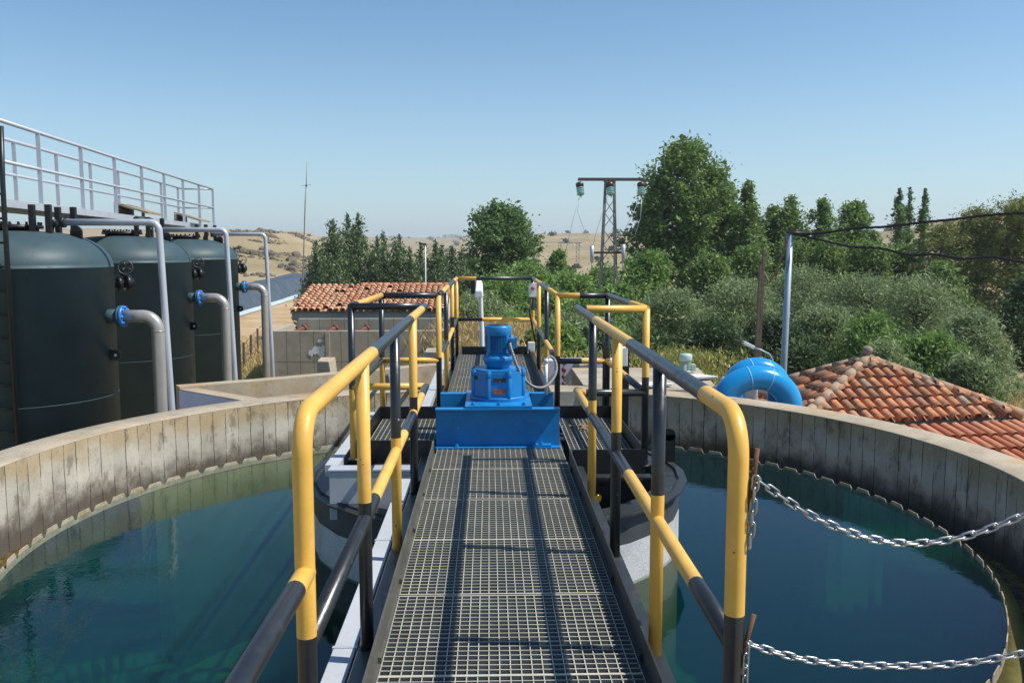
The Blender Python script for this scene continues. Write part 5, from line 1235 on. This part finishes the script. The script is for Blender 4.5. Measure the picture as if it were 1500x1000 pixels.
tree('eucalyptus', 1496, 288, 66, 43, 'round', M['lf_euca'], 'tall eucalyptus cut by the right edge', 'tree', 'eucalyptus trees at the right', 21700, 0.167, lift=.08, clus=85, crad=.16, asp=.3)
tree('dark_tree', 1518, 400, 50, 34, 'round', M['lf_dark'], 'very dark low tree at the right edge below the eucalyptus', 'tree', None, 13950, 0.152, lift=.05, clus=70, crad=.2)
# young trees around the pylon
gY = 'young leafy trees around the pylon'
for px, yt, hw, Y, lab in ((772, 388, 48, 46, 'young leafy tree right of the rounded tree'), (818, 366, 20, 50, 'thin upright young tree tip left of the pale field'), (838, 402, 50, 42, 'young leafy tree left of the pylon foot'), (884, 390, 40, 46, 'young leafy tree behind the pylon legs'), (950, 366, 48, 43, 'bright young tree between the pylon and the tallest poplar'), (735, 408, 56, 42, 'young leafy tree behind the end railing'), (905, 416, 44, 36, 'low young tree behind the transformer'), (800, 430, 54, 36, 'low leafy tree behind the end corner of the right railing'), (868, 436, 50, 33, 'low leafy tree in front of the pylon foot')):
    tree('young_tree', px, yt, hw, Y, 'broad', M['lf_green'], lab, 'tree', gY, 17050, 0.144, lift=.02, clus=100, crad=.17)
for px, yt, hw, Y, lab in ((1040, 372, 48, 44, 'leafy thicket under the tallest poplar'), (1100, 360, 46, 46, 'leafy thicket behind the wooden pole'), (1160, 352, 44, 47, 'leafy thicket behind the steel mast'), (1215, 350, 46, 46, 'leafy thicket right of the steel mast, below the ragged poplar'), (1270, 352, 48, 46, 'leafy thicket below the bushy poplar'), (1325, 356, 44, 47, 'leafy thicket at the foot of the slender spires'), (1380, 380, 44, 42, 'leafy thicket below the olive eucalyptus')):
    tree('thicket', px, yt, hw, Y, 'mound', M['lf_poplar'], lab, 'bush', 'leafy thickets under the poplars', 13950, 0.152, lift=.0, clus=90, crad=.17)
# soft shrubs
gS = 'tamarisk shrubs on the slope'
SH = [(700, 436, 56, 34, 'lf_tamarisk', 'grey green shrub behind the white lamp'), (765, 462, 44, 31, 'lf_green', 'green shrub behind the blue motor'), (835, 462, 56, 27, 'lf_tamarisk', 'grey green shrub below the young trees'),
 (900, 480, 50, 25, 'lf_green', 'green shrub behind the black steel posts'), (985, 424, 76, 31, 'lf_tamarisk', 'soft shrub behind the right platform railing'), (1085, 406, 84, 33, 'lf_tamarisk', 'soft shrub left of the wooden pole'), (1180, 390, 88, 36, 'lf_tamarisk', 'tall soft shrub right of the steel mast'), (1262, 402, 84, 34, 'lf_tamarisk', 'soft shrub in the middle of the right slope'), (1345, 408, 104, 32, 'lf_tamarisk', 'largest soft shrub above the pyramid roof'), (1424, 456, 74, 28, 'lf_tamarisk', 'soft shrub at the edge of the dry clearing'),
 (1045, 468, 74, 26, 'lf_dark', 'dark shrub behind the pale green motor'), (955, 482, 62, 24, 'lf_dark', 'dark shrub behind the corner of the right platform'), (1200, 446, 78, 26, 'lf_tamarisk', 'shrub behind the left slope of the pyramid roof'), (1275, 462, 72, 24, 'lf_green', 'fresh green shrub right behind the roof knob'), (1360, 488, 82, 22, 'lf_green', 'fresh green shrub above the right slope of the roof'), (1128, 462, 70, 27, 'lf_dark', 'dark shrub between the wooden pole and the blue pipe'), (812, 474, 44, 20, 'lf_green', 'green shrub beyond the white screen wall'), (880, 468, 48, 21, 'lf_tamarisk', 'grey green shrub between the black steel posts and the pylon'), (935, 498, 44, 17, 'lf_dark', 'low dark shrub at the edge of the green weeds'), (1010, 440, 60, 34, 'lf_tamarisk', 'small soft shrub between two larger ones near the platform'), (1300, 500, 60, 20, 'lf_tamarisk', 'low shrub touching the roof outline right of the knob'), (1180, 505, 52, 21, 'lf_dark', 'low dark shrub right of the foot of the steel mast'), (1420, 520, 58, 21, 'lf_tamarisk', 'low shrub beside the dry clearing, above the roof corner')]
for px, yt, hw, Y, mt, lab in SH:
    tree('shrub', px, yt, hw, Y, 'mound', M[mt], lab, 'shrub', gS, 19000, .13, lift=.0, clus=190, crad=.13, asp=.28, up=.7)
# low weeds, dry grass and scrub
def tufts(name, mat, label, spots, n, h, asp=.12):
    C = np.array([(x, y, z + h * .4, s) for x, y, z, s in spots]); o = leafcloud(name, C, n, (1, 1, .12), h, mat, None, (0, 0, 0), asp, 1.6); tag(o, label, None, None, 'stuff')
tufts('dry_grass', M['lf_grass'], 'dry yellow grass beyond the end of the footbridge', [(x_, y_, terrain(x_, y_), .6) for x_, y_ in [(random.uniform(-1.2, 1.3), random.uniform(17, 28)) for _ in range(50)]] + [(random.uniform(-12, -6), random.uniform(32, 46), GZ, .9) for _ in range(60)] + [(x_, y_, terrain(x_, y_), .7) for x_, y_ in [(random.uniform(11, 20), random.uniform(17, 30)) for _ in range(60)]], 26000, .34, .07)
tufts('green_weeds', M['lf_weed'], 'light green weeds behind the right side of the tank', [(x_, y_, terrain(x_, y_) + random.uniform(.1, .6), .45) for x_, y_ in [(random.uniform(2.4, 4.3), random.uniform(14.5, 17)) for _ in range(40)]] + [(random.uniform(-10.5, -8), random.uniform(26, 36), GZ + .1, .5) for _ in range(30)], 22000, .085, .28)
def scatter():
    m = MB(); k = 0
    while k < 800:
        px = random.uniform(320, 480); Y = random.uniform(105, 205); x = (px - 717) / F * Y; z = terrain(x, Y)
        if noise.noise(Vector((x / 9, Y / 9, 5))) < .05: k += .15; continue
        s = random.uniform(.1, .45) * (2.2 if random.random() < .08 else 1); b = len(m.v); n = 7
        for r, h in ((1.0, -.2), (.85, .45), (.35, .8)):
            for i in range(n): a = 2 * PI * i / n + r; j = random.uniform(.7, 1.2); m.v.append((x + s * r * j * math.cos(a), Y + s * r * j * math.sin(a), z + s * h * random.uniform(.8, 1.1)))
        for q in range(2):
            for i in range(n): i2 = (i + 1) % n; m.face([b + q * n + i, b + q * n + i2, b + (q + 1) * n + i2, b + (q + 1) * n + i])
        m.face([b + 2 * n + i for i in range(n)]); k += 1
    tag(m.build('rocks', concrete('dark_rock', '#6d6455', '#3a342b', '#7d6c52', .8)), 'dark scattered rocks on the golden knoll at the left', None, None, 'stuff')
    sp = []
    while len(sp) < 110:
        px = random.choice([random.uniform(300, 480), random.uniform(560, 700), random.uniform(770, 960), random.uniform(1130, 1500)]); Y = random.uniform(130, 620) if px < 500 or px > 700 else random.uniform(300, 1500)
        x = (px - 717) / F * Y; sp.append((x, Y, terrain(x, Y), random.uniform(.0016, .0045) * Y))
    C = np.array([(x, y, z + s * .5, s * .5) for x, y, z, s in sp]); V = leafcloud('distant_scrub', C, 9000, (1, 1, .6), .9, M['lf_scrub'], None, (0, 0, 0), .7, .2)
    tag(V, 'dark dots of scrub scattered over the far dry hills', None, None, 'stuff')
scatter()

def haze():
    m = MB(); m.box((-3200, -60, -60), (3200, 2600, 60)); s = NT('summer_haze'); v = s.n('ShaderNodeVolumePrincipled', Density=.00042); v.inputs['Color'].default_value = (.93, .96, 1, 1); v.inputs['Anisotropy'].default_value = .2
    s.l(v.outputs[0], s.out.inputs['Volume']); o = m.build('haze', s.m); tag(o, 'thin summer haze over the far hills', None, None, 'stuff')
haze()
